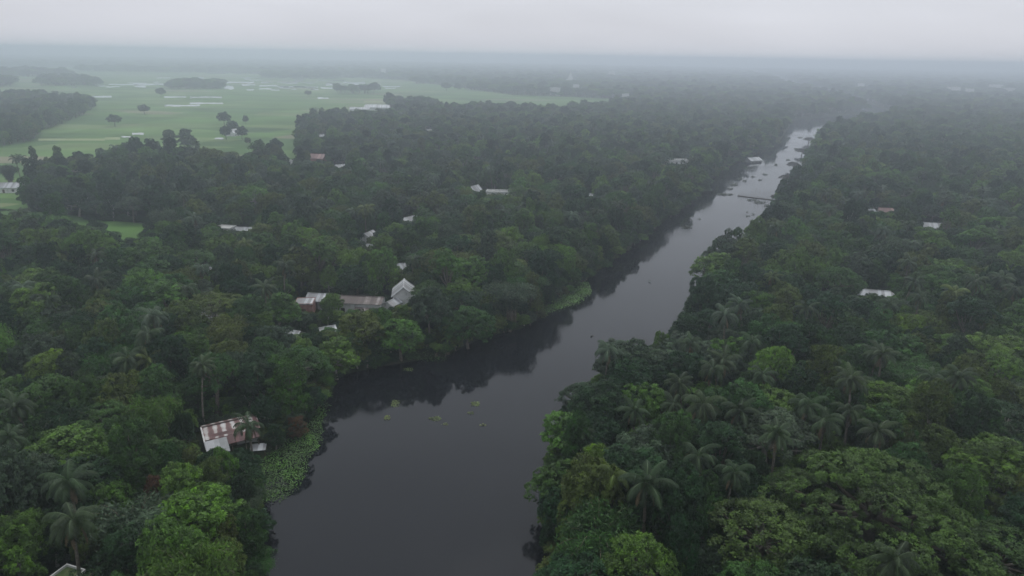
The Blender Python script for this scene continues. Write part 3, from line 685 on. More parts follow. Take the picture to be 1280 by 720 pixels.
# field side
t, k = place(8, 231, 4, 'house', 'white_house', 'grey white farmhouse at the edge of the paddy field', 8, (-10, 226, 22, 240), 'paddy farmhouse'); gable(t, 13, 7, 3, 1.8, TIN_GREY, PLASTER)
t, k = place(292, 165, 3.6, 'house', 'field_house', 'white gabled field house ringed by dark trees', 75, (286, 159, 300, 170), 'white house out in the fields'); gable(t, 10, 8, 3.2, 2.6, TIN_WHITE, PLASTER)
t, k = place(474, 134, 4, 'building', 'farm_shed', 'long pale farm shed at the far edge of the field', 0, (464, 130, 486, 139), 'long farm shed'); gable(t, 34, 14, 4.5, 3, TIN_WHITE, PLASTER, .6, False)
t, k = place(450, 136, 3, 'building', 'farm_shed', 'low farm shed beside the long pale one', 0, (440, 133, 462, 139)); gable(t, 24, 10, 3, 2, TIN_GREY, PLASTER, .6, False)
t, k = place(81, 716, 4.2, 'hut', 'roof_hut', 'small flat roofed hut with a white parapet round a mossy top', -18, (60, 706, 100, 750), 'white rimmed hut roof')
MOSS = noise_mat('mossy_concrete', [(.3, (.05, .09, .03)), (.7, (.12, .14, .07))], 1.5, .95, .1)
flat(t, 3.0, 3.0, 3.4, PLASTER, MOSS, .35)
# far white buildings in the haze
far_b = [(1076, 106, 16, 12, 9, 'far white block above the hazy trees, nearest the river'), (1192, 111, 26, 14, 11, 'wide far white block in the haze across the river'),
         (1212, 113, 14, 12, 9, 'squat far white block next to the wide one'), (1245, 108, 26, 16, 12, 'long far white block near the edge of the haze'),
         (1262, 112, 22, 14, 10, 'pale far block with a low front beside the long one'), (1184, 90, 20, 16, 16, 'lone faint far white block on the skyline'),
         (765, 91, 18, 14, 14, 'faint far white block beyond the temple'), (782, 119, 12, 9, 7, 'tiny far white house behind the green field tip'),
         (694, 112, 18, 12, 9, 'pale far house below the temple, on its field side'), (720, 108, 12, 10, 9, 'pale far house at the foot of the temple'), (479, 88, 14, 10, 15, 'faint white tower house at the far field edge')]
for u, v, ww, dd, hh, lab in far_b:
    hh *= 1.5; t, k = place(u, v, hh * .8, 'building', 'far_building', lab, rnd.uniform(-20, 20), (u - 7, v - 4, u + 7, v + 5), None)
    flat(t, ww, dd, hh, PLASTER, None, .8, 1, False)
t, k = place(713, 97, 14, 'temple', 'white_temple', 'white tiered temple tower rising over the hazy forest', 10, (704, 90, 722, 105), 'white temple')
MB().box(-12, 12, -9, 9, -.4, 9).build('wall', PLASTER, t)
tw = MB(); z = 9.0
for i in range(5):
    s = 6.5 - 1.2 * i; tw.box(-s, s, -s, s, z + .003 * i, z + 3.2); tw.box(-s - .5, s + .5, -s - .5, s + .5, z + 3.2, z + 3.7); z += 3.7
tw.build('tower', PLASTER, t)
MB().tube([(0, 0, z), (0, 0, z + 1.5), (0, 0, z + 5)], [1.6, 1.2, .1], 10).build('spire', PLASTER, t)

WOODS += [gpoly(p, 2) for p in ([(-60, 96), (90, 96), (80, 92), (-60, 92)], [(330, 98), (420, 99), (420, 96.3), (330, 95)], [(520, 105), (600, 108), (600, 104), (520, 101)],
          [(100, 89.5), (300, 92), (300, 89.5), (100, 87)], [(420, 117), (470, 117.5), (470, 116), (420, 115.5)])]
# ------------------------------------------------------------------ trees: layout
TREES = []           # dicts
GRID = {}
def near(x, y, R):
    c = int(x // 12), int(y // 12); k = 1 + int(R // 12) + 1
    for i in range(-k, k + 1):
        for j in range(-k, k + 1):
            for q in GRID.get((c[0] + i, c[1] + j), ()): yield q
def put(x, y, R, Hh, kind, tint, **kw):
    g = gz(x, y)
    d = dict(x=x, y=y, z=max(g, -.6), R=R, H=Hh, kind=kind, tint=tint, rz=rnd.uniform(0, 6.28), fixed=False); d.update(kw)
    TREES.append(d); GRID.setdefault((int(x // 12), int(y // 12)), []).append(d); return d
def special(u, v, zc, R, Hh, kind, tint, label=None, **kw):
    """the crown's middle (at height zc) shows at pixel (u,v)"""
    p = pix(u, v, zc + 1.8); return put(p.x, p.y, R, Hh, kind, tint, label=label, fixed=True, **kw)
special(1092, 622, 11, 18.5, 16.5, 'giant', 'rain', 'enormous spreading tree with a broad lumpy umbrella crown across the river', land='enormous umbrella tree')
special(948, 665, 8, 8, 12, 'umbrella', 'rain', 'spreading deep olive tree in front of the enormous umbrella tree on its river side')
special(1250, 690, 8, 8, 11, 'umbrella', 'mid', 'spreading dark tree under the outer rim of the enormous umbrella tree')
special(245, 632, 9.0, 5.2, 12, 'dense', 'lime', 'bright lime green rounded tree low on the near bank', land='bright lime tree')
special(225, 600, 9.0, 3.4, 11, 'round', 'fresh', 'fresh green tree tucked behind the bright lime tree')
special(195, 612, 8, 1.8, 9.5, 'round', 'rust', 'small rusty leaved tree behind the bright lime tree')
special(14, 668, 9, 4.2, 12, 'dense', 'fresh', 'vivid green rounded tree at the photo edge near the hut roof', land='vivid edge tree')
special(742, 588, 8, 3.6, 12, 'feather', 'lime', 'upright lighter green tree beside the palms at the river edge')
special(700, 600, 5.5, 4.6, 10, 'round', 'mid', 'rounded mid green tree leaning over the river under the lighter upright one')
special(692, 326, 6.5, 7.4, 12.5, 'weeping', 'lime', 'weeping lime green tree trailing over the left river bank', land='weeping lime tree')
special(615, 312, 8.5, 9, 15, 'umbrella', 'olive', 'broad domed olive tree next to the weeping lime tree', land='broad domed olive tree')
special(560, 338, 8, 7, 14, 'bamboo', 'olive', 'large olive bamboo clump beside the broad domed tree')
special(640, 372, 7, 6.4, 12, 'bamboo', 'grey', 'grey green bamboo clump drooping to the water below the domed tree')
special(585, 395, 7, 5.4, 11, 'round', 'mid', 'rounded tree on the bank between white gable and grey bamboo')
special(500, 412, 6.5, 5.2, 10.5, 'round', 'fresh', 'fresh green rounded tree on the bank in front of the white gable')
special(455, 410, 7, 5.4, 11, 'round', 'olive', 'yellowish green tree in front of the long brown roof')
special(418, 432, 6.5, 5, 10, 'dense', 'fresh', 'bright leafy tree on the bank below the long brown roof')
special(372, 455, 7, 7, 11, 'umbrella', 'mid', 'wide tiered mid green tree on the bank above the hyacinth mat', land='wide tiered bank tree')
special(493, 342, 7, 2.6, 9, 'feather', 'lime', 'small brilliant lime tree behind the white gabled house')
special(268, 380, 9.5, 9.5, 12.5, 'umbrella', 'olive', 'flat topped olive tree with a very wide crown deep in the near forest', land='flat topped olive tree')
special(245, 325, 9.5, 8, 12.5, 'umbrella', 'mid', 'wide tiered tree standing over the hidden pale roof')
special(585, 255, 9, 6, 13, 'round', 'mid')
special(240, 440, 8, 5, 12, 'feather', 'fresh', 'fresh green upright tree behind the pair of palms')
special(285, 420, 8, 5, 12, 'bamboo', 'olive', 'straw tinged bamboo clump inland of the wide tiered bank tree')
special(370, 518, 3.2, 2.0, 5, 'feather', 'rust', 'rusty brown half dead bush beside the hyacinth mat', land='rusty brown bush')
special(1160, 305, 8.5, 7, 14, 'feather', 'fresh', 'tall pale green tree with an upright crown across the river', land='tall pale green tree')
special(1110, 505, 8.5, 7, 12.5, 'dense', 'fresh', 'yellowish green wide tree behind the enormous umbrella tree')
special(1165, 492, 8.5, 5.5, 12.5, 'dense', 'fresh', 'yellowish green smaller tree behind the enormous umbrella tree')
special(1255, 440, 8.5, 7, 12.5, 'dense', 'fresh')
special(1240, 580, 8.5, 6.5, 12.5, 'dense', 'fresh', 'light green tree at the outer edge behind the enormous umbrella tree')
special(1050, 350, 8.5, 7, 13, 'umbrella', 'mid')
special(895, 335, 8, 6, 12, 'round', 'fresh', 'fresh green tree on the bend of the far bank', land='bank bend tree')
special(730, 485, 7.5, 5.4, 9.5, 'umbrella', 'grey', 'flat tiered tree leaning out over the water from the far bank')
special(775, 442, 7, 5.4, 10, 'umbrella', 'grey', 'dark tiered tree at the water behind the leaning flat one')
special(985, 295, 8, 6, 12, 'umbrella', 'mid')
special(45, 212, 10, 2.6, 21, 'feather', 'grey', 'tall slim columnar tree at the paddy edge', land='columnar tree')
for u_, v_, R_ in [(966, 262, 4), (975, 243, 5), (984, 219, 5), (992, 203, 5), (1003, 186, 6), (1012, 172, 6), (957, 277, 3.5)]:
    special(u_, v_, 3.2, R_, 6.2, 'umbrella', 'brown', None)
# field trees
for (u, v, zc, R, Hh, kind, tint, lab) in [
    (212, 178, 6, 9, 13, 'feather', 'grey', 'pale feathery tree standing out in the paddy'), (233, 177, 6, 10, 13, 'feather', 'grey', 'paler wide feathery tree next to another out in the paddy'),
    (280, 150, 6, 8, 13, 'round', 'dark', 'lone round tree behind the white field house'), (307, 151, 4, 4, 8, 'round', 'grey', 'small lone tree behind the white field house'),
    (282, 166, 6, 6, 11, 'round', 'dark', 'dark tree hugging one wall of the white field house'), (302, 166, 6, 6, 11, 'round', 'dark', 'dark tree on the far wall of the white field house'), (291, 160, 6, 7, 11, 'round', 'dark', 'dark tree close behind the white field house'),
    (143, 152, 5, 8, 11, 'round', 'grey', 'lone grey tree in the open paddy'), (180, 138, 5, 8, 11, 'round', 'grey', 'faint lone tree farther out in the paddy'), (201, 117, 6, 10, 14, 'round', 'dark', 'lone round tree by the long flooded plot'),
    (558, 110, 6, 14, 16, 'round', 'dark', 'wide round tree far out near the field end'), (572, 110, 6, 10, 15, 'round', 'dark', 'narrower tree beside a wide one near the field end'),
    (345, 183, 8, 6, 13, 'round', 'dark', 'dark tree at the field edge near the red roof'), (325, 190, 8, 6, 14, 'feather', 'grey', 'slender tree at the field edge near the red roof'),
    (170, 188, 10, 7, 17, 'round', 'dark', 'tall dark tree standing above the field edge'), (188, 190, 10, 6, 16, 'feather', 'dark', 'tall narrow dark tree above the field edge'), (212, 196, 9, 7, 15, 'round', 'dark', 'tall round dark tree above the field edge'),
    (310, 178, 3, 3.5, 6, 'round', 'olive', 'small bushy tree in the field near the red roof'), (385, 118, 4, 8, 10, 'round', 'grey', 'faint bushy tree among the flooded plots')]:
    special(u, v, zc, R * .68, Hh * 1.12, 'dense' if kind == 'round' and R > 5 else kind, tint, lab, open=True)
# palms: crown heart at pixel
PALM_PX = [(155, 452, 13.5, 1.15), (186, 452, 12, 1.05), (32, 512, 13, 1.1), (16, 540, 12, 1), (88, 606, 14, 1.0), (80, 648, 13.5, 1.0), (310, 520, 11, 1.0), (318, 462, 12, .8), (226, 362, 13, 1.1), (310, 306, 14, 1.1),
           (925, 512, 14, 1.05), (872, 570, 14, 1.15), (914, 587, 14, .95), (768, 594, 14, .95), (808, 602, 14, 1.2), (795, 514, 13.5, 1.1), (842, 506, 13, .85), (876, 502, 14, 1.1), (886, 458, 14, 1.0),
           (945, 430, 14, 1.0), (1060, 480, 15, 1.1), (1212, 472, 15, 1.15), (1160, 474, 14, 1.0), (868, 430, 14, 1.1), (1030, 528, 14, 1.1), (1062, 515, 14, 1.0), (1098, 540, 14, 1.1),
           (1132, 352, 14, 1.1), (1220, 352, 15, 1.1), (1256, 352, 15, 1.1), (1194, 366, 14, 1.1), (1150, 372, 14, 1), (1262, 362, 14, 1), (905, 452, 13.5, 1.1), (858, 474, 13.5, 1.0), (1110, 380, 13, 1), (735, 545, 11, .8),
           (960, 470, 14, 1.0), (1005, 505, 14, 1.0), (455, 262, 14, 1.1), (560, 210, 15, 1.1), (350, 330, 14, 1.0), (120, 350, 14, 1.0), (60, 372, 14, 1.0), (1180, 250, 15, 1.1), (1040, 262, 15, 1.1), (965, 345, 14, 1.0), (1010, 385, 14, 1.0)]
for u, v, hh, s in PALM_PX:
    s *= rnd.uniform(.86, 1.12); hh -= rnd.uniform(.4, 2.6); p = pix(u, v, hh + 1.8); put(p.x, p.y, 3.6 * s, hh, 'palm', 'olive' if rnd.random() < .2 else 'palm', fixed=True, palm=True, pu=u, pv=v, s=s)
BANANA_PX = [(405, 425), (340, 505), (245, 575), (170, 520), (720, 660), (815, 700), (560, 420), (430, 440), (60, 560), (130, 660), (300, 590), (1000, 700), (985, 590), (845, 655), (520, 425)]
for u, v in BANANA_PX:
    p = pix(u, v, 4); put(p.x, p.y, 1.9, 4.2, 'banana', 'fresh', fixed=True)

KINDS = [('round', .4), ('dense', .2), ('umbrella', .14), ('feather', .14), ('bamboo', .07), ('palm', .05), ('tall', .05)]
TW = [('dark', .3), ('mid', .3), ('fresh', .16), ('olive', .13), ('grey', .09), ('lime', .02)]
def pick(ws):
    q = rnd.random() * sum(w for _, w in ws)
    for k, w_ in ws:
        q -= w_
        if q <= 0: return k
    return ws[0][0]
def forest_here(x, y, R):
    a, b = banks(y)
    if a + .2 > x > a - R * .45 or b - .2 < x < b + R * .35 or a <= x <= b: return False
    if x < 250:
        if any(inside(p, x, y) for p in GLADES): return False
        if inside(FIELD_P, x, y) and not any(inside(p, x, y) for p in WOODS): return False
    for hs_ in HOUSES:
        if (hs_[5] - x) ** 2 + (hs_[6] - y) ** 2 < (R * .6 + 4.5) ** 2: return False
    return True
def hides(x, y, z, R, Hh):
    """does this tree cover something that must show?"""
    q = proj(x, y, z + Hh * .55); 
    if q is None: return False
    m = R * FPX / q[2]; top = proj(x, y, z + Hh)[1]; bot = proj(x, y, z + .25 * Hh)[1] + m * .3
    for u0, v0, u1, v1, d, hx, hy in HOUSES:
        if q[2] < d + 1 and u0 - m * .6 < q[0] < u1 + m * .6 and top < v1 - (v1 - v0) * .36 and bot > v0: return True
    for p in PALMV:
        if q[2] < p[2] - .5 and abs(q[0] - p[0]) < m * .7 + p[3] * .25 and top < p[1] - p[3] * .05 and bot > p[1] - p[3]: return True
    for u_, v_, d in VIS:
        if q[2] < d + 2 and abs(u_ - q[0]) < m * .9 and top < v_ < bot + m * .3: return True
    return False
VIS = [(u_, v_, proj(*pix(u_, v_, 1))[2]) for u_, v_ in [(345, 610), (365, 600), (375, 575), (390, 550), (335, 615), (355, 580), (398, 530), (395, 515), (380, 545), (165, 300), (155, 304), (175, 296), (165, 290), (150, 292), (180, 288), (95, 277), (110, 280), (30, 266), (10, 266), (700, 378), (715, 374), (685, 384), (730, 366),
        (15, 245), (140, 285), (50, 268)]]
VIS += [(u_, v_, proj(*pix(u_, v_, 13))[2] - 3) for u_, v_ in [(1000, 600), (1050, 585), (1100, 580), (1150, 590), (1050, 620), (1120, 630), (1180, 630), (1000, 640), (1080, 655), (1150, 665), (960, 625), (1215, 650)]]
PALMV = []
for t_ in TREES:
    if t_.get('palm'):
        q = proj(t_['x'], t_['y'], t_['z'] + t_['H']); PALMV.append((q[0], q[1], q[2], t_['R'] * FPX / q[2]))
y = 44.0
while y < 5200:
    s = max(6.3, y * .0115)
    half = .79 * y + 26
    x = -half + rnd.random() * s
    while x < half:
        px_, py_ = x + rnd.uniform(-.42, .42) * s, y + rnd.uniform(-.42, .42) * s
        x += s
        big = s / 6.0
        kind = pick(KINDS); R = rnd.triangular(3.0, 6.6, 4.3) * (1 + (big - 1) * .72); Hh = rnd.triangular(7.5, 17, 11.5) * (1 + min(.35, (big - 1) * .12))
        if kind == 'umbrella': R *= 1.3
        if kind == 'tall': R *= .75; Hh = rnd.uniform(13, 18)
        if kind == 'feather': R *= .8; Hh *= 1.1
        if kind == 'palm': R = 3.6 * min(1.6, big); Hh = rnd.uniform(11, 15)
        if kind in ('bamboo',): R *= 1.05
        if not forest_here(px_, py_, R): continue
        if any((q['x'] - px_) ** 2 + (q['y'] - py_) ** 2 < ((q['R'] + R) * (.62 if q['fixed'] and q['kind'] not in ('palm', 'banana') else .5 if not q['fixed'] else .3)) ** 2 for q in near(px_, py_, R + (18 if y < 140 else 6))): continue
        g = gz(px_, py_)
        ok = True
        if y < 2700:
            for _ in range(7):
                if not hides(px_, py_, g, R, Hh): break
                R *= .86; Hh *= .84
            else: ok = False
            if R < 1.4 or Hh < 3: ok = ok and not hides(px_, py_, g, R, Hh)
        if not ok: continue
        if kind == 'palm' and Hh < 9: kind = 'banana' if Hh < 5 else 'round'
        put(px_, py_, R, Hh, kind, pick(TW) if kind != 'palm' else rnd.choice(['palm', 'palm', 'grey']))
    y += s * .92
# smaller trees in the gaps of the near canopy
y = 46.0
while y < 330:
    s = 3.6; half = .77 * y + 16; x = -half
    while x < half:
        px_, py_ = x + rnd.uniform(-.5, .5) * s, y + rnd.uniform(-.5, .5) * s; x += s
        R = rnd.uniform(1.9, 3.2); Hh = rnd.uniform(6, 10.5)
        if not forest_here(px_, py_, R): continue
        if any((q['x'] - px_) ** 2 + (q['y'] - py_) ** 2 < ((q['R'] + R) * (.56 if q['kind'] not in ('palm', 'banana') else .22)) ** 2 for q in near(px_, py_, R + (18 if y < 140 else 8))): continue
        g = gz(px_, py_); n_ = 0
        while n_ < 6 and hides(px_, py_, g, R, Hh): n_ += 1; Hh *= .82; R *= .9
        if n_ < 6: put(px_, py_, R, Hh, rnd.choice(['round', 'round', 'feather', 'dense']), pick(TW))
    y += s
# bank fringe: low trees and shrubs that lean over the water
for side, (BY, BX) in ((-1, (LY, LX)), (1, (RY, RX))):
    P = [(float(a), float(b)) for a, b in zip(BX, BY) if -10 < b < 800]
    for (x0, y0), (x1, y1) in zip(P, P[1:]):
        L = math.hypot(x1 - x0, y1 - y0); nx, ny = -(y1 - y0) / L, (x1 - x0) / L
        if nx * side < 0: nx, ny = -nx, -ny
        s_ = 0.0
        while s_ < L:
            f = s_ / L; bx, by = x0 + (x1 - x0) * f, y0 + (y1 - y0) * f; far_ = max(1, by / 220); s_ += rnd.uniform(.9, 1.7) * far_
            if by < 44: continue
            R = rnd.uniform(1.3, 3.0) * min(1.5, far_); Hh = rnd.uniform(2.2, 6.5); o_ = rnd.uniform(-.5, 3.6) * min(1.6, far_)
            x, y = bx + nx * o_, by + ny * o_
            if any((q['x'] - x) ** 2 + (q['y'] - y) ** 2 < ((q['R'] + R) * .3) ** 2 for q in near(x, y, R + 8)) or hides(x, y, 1, R, Hh): continue
            put(x, y, R, Hh, rnd.choice(['round', 'feather', 'round', 'dense', 'bamboo']), pick(TW))

# ------------------------------------------------------------------ trees: which are things, which are the mass
def frame_size(t):
    q = proj(t['x'], t['y'], t['z'] + t['H'] * .6)
    if q is None: return 0, q
    m = t['R'] * FPX / q[2]
    if q[0] < -m * .6 or q[0] > 1280 + m * .6 or q[1] < 0 or q[1] > 720 + m * .8: return 0, q
    return m, q
for t in TREES:
    t['size'], t['q'] = frame_size(t)
broad = [t for t in TREES if t['kind'] not in ('palm', 'banana')]
broad.sort(key=lambda t: -(t['size'] + (1000 if t['fixed'] else 0)))
things = [t for t in broad[:300] if t['size'] > 0 or t['fixed']]
palms = sorted([t for t in TREES if t['kind'] == 'palm' and t['size'] > 0], key=lambda t: -(t['size'] + (1000 if t['fixed'] else 0)))[:90]
bananas = [t for t in TREES if t['kind'] == 'banana' and t['size'] > 0][:40]
chosen = set(id(t) for t in things + palms + bananas)
rest = [t for t in TREES if id(t) not in chosen]
print('TREES', len(TREES), 'things', len(things), 'palms', len(palms), 'bananas', len(bananas), 'mass', len(rest))

LAND += [(t['land'], *t['q'][:2]) for t in things if t.get('land')]
LAND += [('hyacinth mat', 355, 590), ('far bank edge', 700, 690), ('palm by the rust striped house', 312, 522), ('bankside weed patch', 700, 378), ('bamboo weir', 940, 246)]
FORM = {'round': 'rounded tree', 'dense': 'dense domed tree', 'umbrella': 'flat spreading tree', 'feather': 'upright feathery tree', 'tall': 'tall bare stemmed tree', 'bamboo': 'arching bamboo clump', 'weeping': 'weeping tree', 'giant': 'umbrella tree', 'palm': 'coconut palm', 'banana': 'banana plant'}
ORD = ['', 'second ', 'third ', 'fourth ', 'fifth ', 'sixth ', 'seventh ', 'eighth ', 'ninth ', 'tenth ', 'eleventh ', 'twelfth ', 'thirteenth ', 'fourteenth ', 'fifteenth ', 'sixteenth ', 'seventeenth ', 'eighteenth ', 'nineteenth ', 'twentieth ']
def rel_label(ts):
    buckets = {}
    for t in ts:
        if t.get('label'): continue
        u, v, _ = t['q']
        best = min((L for L in LAND if L[0] != t.get('land')), key=lambda L: (L[1] - u) ** 2 + ((L[2] - v) * 1.6) ** 2)
        du, dv = u - best[1], (v - best[2]) * 1.4
        river_right = u < 640 if v > 400 else u < 900
        if abs(du) > abs(dv): r = 'riverward of' if (du > 0) == river_right else 'inland of'
        else: r = 'behind' if dv < 0 else 'in front of'
        r = r
        sz = ('big ' if t['R'] > 5 else 'small ' if t['R'] < 2.8 else '') if t['kind'] not in ('palm', 'banana') else ('tall ' if t['H'] > 13.6 else '')
        key = (sz, TINT[t['tint']][1], FORM[t['kind']], r, best[0])
        buckets.setdefault(key, []).append(((du * du + dv * dv), t))
    for (sz, c, f, r, L), lst in buckets.items():
        lst.sort(key=lambda p: p[0])
        if len(lst) == 1: lst[0][1]['label'] = f'{sz}{c} {f} {r} the {L}'; continue
        for i, (_, t) in enumerate(lst):
            o = ORD[i] if i < len(ORD) else f'number {i + 1} '
            t['label'] = f'{o}nearest {sz}{c} {f} {r} the {L}'
            if len(t['label'].split()) > 16: print('LONG', t['label'])
rel_label(things + palms + bananas)

CROWNS = bpy.data.collections.new('tree_crowns'); TRUNKS = bpy.data.collections.new('tree_trunks')
USED = {}
NAME = {'round': 'broadleaf_tree', 'dense': 'broadleaf_tree', 'umbrella': 'spreading_tree', 'giant': 'spreading_tree', 'feather': 'feathery_tree', 'weeping': 'weeping_tree', 'tall': 'tall_tree', 'bamboo': 'bamboo_clump', 'palm': 'coconut_palm', 'banana': 'banana_plant'}
GROUP = {'palm': 'coconut palms rising above the forest', 'banana': 'banana plants among the trees'}
CATS = {'palm': 'palm tree', 'banana': 'banana plant', 'bamboo': 'bamboo'}
def make_tree(t, pi):
    if len(t['label'].split()) > 16: print('LONG', t['label'])
    k = t['kind']; cm, tm, R0, H0 = PROTO[k][pi]
    o = thing(NAME[k], t['label'], CATS.get(k, 'tree'), (t['x'], t['y'], t['z']), t['rz'], GROUP.get(k, 'trees of the riverside forest'))
    if k == 'palm': s = t['R'] / 3.6; o.scale = (s, s, t['H'] / H0)
    else: o.scale = (t['R'] / R0, t['R'] / R0, t['H'] / H0)
    if k == 'palm':                       # the crown heart keeps its shape; only the stem stretches
        o.scale = (s, s, s); f = t['H'] / (H0 * s)
        c = link('crown', cm, o); c.location = (0, 0, H0 * (f - 1))
        link('dead_frond', EXTRA[pi][0], o).location = c.location; link('coconut_bunch', EXTRA[pi][1], o).location = c.location
        tr = link('trunk', tm, o); tr.scale = (1, 1, f)
    else:
        c = link('crown', cm, o); tr = link('trunk', tm, o)
    v = rnd.uniform(.85, 1.18); c['tint'] = [q * v * 1.0 for q in TINT[t['tint']][0]]
    return c, tr
for t in things + palms + bananas:
    k = t['kind']; n = len(PROTO[k]); pi = rnd.randrange(n)
    for j in range(n):
        if (k, j) not in USED: pi = j; break
    c, tr = make_tree(t, pi)
    if (k, pi) not in USED: USED[(k, pi)] = (c, tr)
# sources for the mass, in a fixed order
ORDER = [kp for kp in USED if kp[0] not in ('giant',)]
for i, kp in enumerate(ORDER):
    CROWNS.objects.link(USED[kp][0]); TRUNKS.objects.link(USED[kp][1])
cn = sorted(o.name for o in CROWNS.objects); IDX = {kp: cn.index(USED[kp][0].name) for kp in ORDER}
tn_ = sorted(o.name for o in TRUNKS.objects)
assert all(tn_.index(USED[kp][1].name) == IDX[kp] for kp in ORDER), 'order'

def scatter(name, pts, label, trunks=True):
    """pts: (x,y,z, sx,sz, rz, idx, tint)"""
    me = bpy.data.meshes.new(name); n = len(pts)
    me.vertices.add(n); me.vertices.foreach_set('co', np.array([p[:3] for p in pts], np.float32).reshape(-1))
    def at(nm, ty, vals, key='value'):
        a = me.attributes.new(nm, ty, 'POINT'); a.data.foreach_set(key, np.array(vals).reshape(-1))
    at('sc', 'FLOAT_VECTOR', np.array([(p[3], p[3], p[4]) for p in pts], np.float32), 'vector')
    at('rot', 'FLOAT_VECTOR', np.array([(p[8] if len(p) > 8 else 0, 0, p[5]) for p in pts], np.float32), 'vector')
    at('idx', 'INT', np.array([p[6] for p in pts], np.int32))
    at('tint', 'FLOAT_COLOR', np.array([(*p[7], 1) for p in pts], np.float32), 'color')
    o = link(name, me); o['kind'] = 'stuff'; o['label'] = label
    g = bpy.data.node_groups.new(name, 'GeometryNodeTree')
    g.interface.new_socket('Geometry', in_out='INPUT', socket_type='NodeSocketGeometry'); g.interface.new_socket('Geometry', in_out='OUTPUT', socket_type='NodeSocketGeometry')
    gi = g.nodes.new('NodeGroupInput'); go = g.nodes.new('NodeGroupOutput'); jn = g.nodes.new('GeometryNodeJoinGeometry')
    def named(nm, ty):
        q = g.nodes.new('GeometryNodeInputNamedAttribute'); q.data_type = ty; q.inputs['Name'].default_value = nm; return q.outputs['Attribute']
    for col in ([CROWNS, TRUNKS] if trunks else [CROWNS]):
        ci = g.nodes.new('GeometryNodeCollectionInfo'); ci.inputs['Collection'].default_value = col
        ci.inputs['Separate Children'].default_value = True; ci.inputs['Reset Children'].default_value = True
        ip = g.nodes.new('GeometryNodeInstanceOnPoints'); ip.inputs['Pick Instance'].default_value = True
        g.links.new(gi.outputs[0], ip.inputs['Points']); g.links.new(ci.outputs[0], ip.inputs['Instance'])
        g.links.new(named('idx', 'INT'), ip.inputs['Instance Index']); g.links.new(named('sc', 'FLOAT_VECTOR'), ip.inputs['Scale'])
        er = g.nodes.new('FunctionNodeEulerToRotation'); g.links.new(named('rot', 'FLOAT_VECTOR'), er.inputs[0]); g.links.new(er.outputs[0], ip.inputs['Rotation'])
        g.links.new(ip.outputs[0], jn.inputs[0])
    g.links.new(jn.outputs[0], go.inputs[0])
    md = o.modifiers.new('scatter', 'NODES'); md.node_group = g
    return o
PTS = []
for t in rest:
    ks = [kp for kp in ORDER if kp[0] == t['kind']]; kp = rnd.choice(ks); _, _, R0, H0 = PROTO[t['kind']][kp[1]]
    v = rnd.uniform(.8, 1.2); c = [q * v * 1.0 for q in TINT[t['tint']][0]]
    if t['kind'] == 'palm': s = t['R'] / 3.6; PTS.append((t['x'], t['y'], t['z'], s, t['H'] / H0, t['rz'], IDX[kp], c))
    else: PTS.append((t['x'], t['y'], t['z'], t['R'] / R0, t['H'] / H0, t['rz'], IDX[kp], c))
scatter('forest', PTS, 'hazy forest stretching away on both banks')
# low bushes under and between the trees
UND = []; bl = [kp for kp in ORDER if kp[0] in ('round', 'dense', 'feather')]
y = 46.0
while y < 420:
    s = max(3.0, y * .018); half = .76 * y + 14; x = -half
    while x < half:
        px_, py_ = x + rnd.uniform(-.5, .5) * s, y + rnd.uniform(-.5, .5) * s; x += s
        R = rnd.uniform(1.1, 2.2) * s / 3.2; Hh = rnd.uniform(1.2, 3.2)
        a, b = banks(py_)
        if a - .3 < px_ < b + .3 or any(inside(p, px_, py_) for p in GLADES) or inside(FIELD_P, px_, py_): continue
        if any((h_[5] - px_) ** 2 + (h_[6] - py_) ** 2 < 6.5 ** 2 for h_ in HOUSES): continue
        g = gz(px_, py_); kp = rnd.choice(bl); _, _, R0, H0 = PROTO[kp[0]][kp[1]]; v = rnd.uniform(.7, 1.2)
        UND.append((px_, py_, g - Hh * .25, R / R0, Hh * 1.3 / H0, rnd.uniform(0, 6.28), IDX[kp], [q * v for q in TINT[pick(TW)][0]]))
    y += s * .9
scatter('undergrowth', UND, 'low bushes filling the ground under the trees', False)

# ------------------------------------------------------------------ floating weeds
HY = leaf_material('hyacinth_leaf', .25, .5, .35)
def mat_mesh(name, poly, dens, seed, L=.34, hgt=.35, edge=.6):
    rs = np.random.RandomState(seed); P = np.array(poly); lo = P.min(0); hi = P.max(0); area = (hi - lo).prod()
    n = int(area * dens); C = rs.uniform(lo, hi, (n, 2))
    nz_ = lambda q: .5 + .25 * np.sin(q[:, 0] * 1.3 + seed) * np.sin(q[:, 1] * 1.1) + .25 * np.sin(q[:, 0] * .45 + q[:, 1] * .6)
    k = np.array([inside(poly, a, b) for a, b in C + rs.normal(size=C.shape) * edge]); C = C[k]; n = len(C)
    t = np.clip(nz_(C) * .7 + rs.normal(size=n) * .15 + .1, 0, 1)
    z = np.array([max(0, gz(a, b)) for a, b in C]) + rs.uniform(.03, hgt, n) * (.5 + t)
    Q = leaf_quads(rs, np.column_stack([C, z]), norm(rs.normal(size=(n, 3)) * .45 + np.array([0, 0, 1])), L, L * .6, .0)
    return quads_mesh(name, Q, HY, t)
def weed(px, label, dens=16, tint=(.05, .105, .025), seed=1, L=.34, hgt=.4, kind='stuff', group=None, edge=.5):
    poly = gpoly(px, .1)
    o = link('water_hyacinth', mat_mesh('water_hyacinth', poly, dens, seed, L, hgt, edge)); o['tint'] = list(tint); o['label'] = label
    if kind: o['kind'] = kind
    else:
        o['category'] = 'floating weed'
        o['group'] = group or 'floating weed clumps on the river'
    return o
weed([(318, 628), (345, 628), (366, 615), (384, 590), (382, 575), (398, 560), (402, 530), (408, 505), (398, 500), (386, 528), (350, 556), (318, 586), (304, 610)], 'green water hyacinth mat along the near bank', 24, (.065, .15, .03), 1)
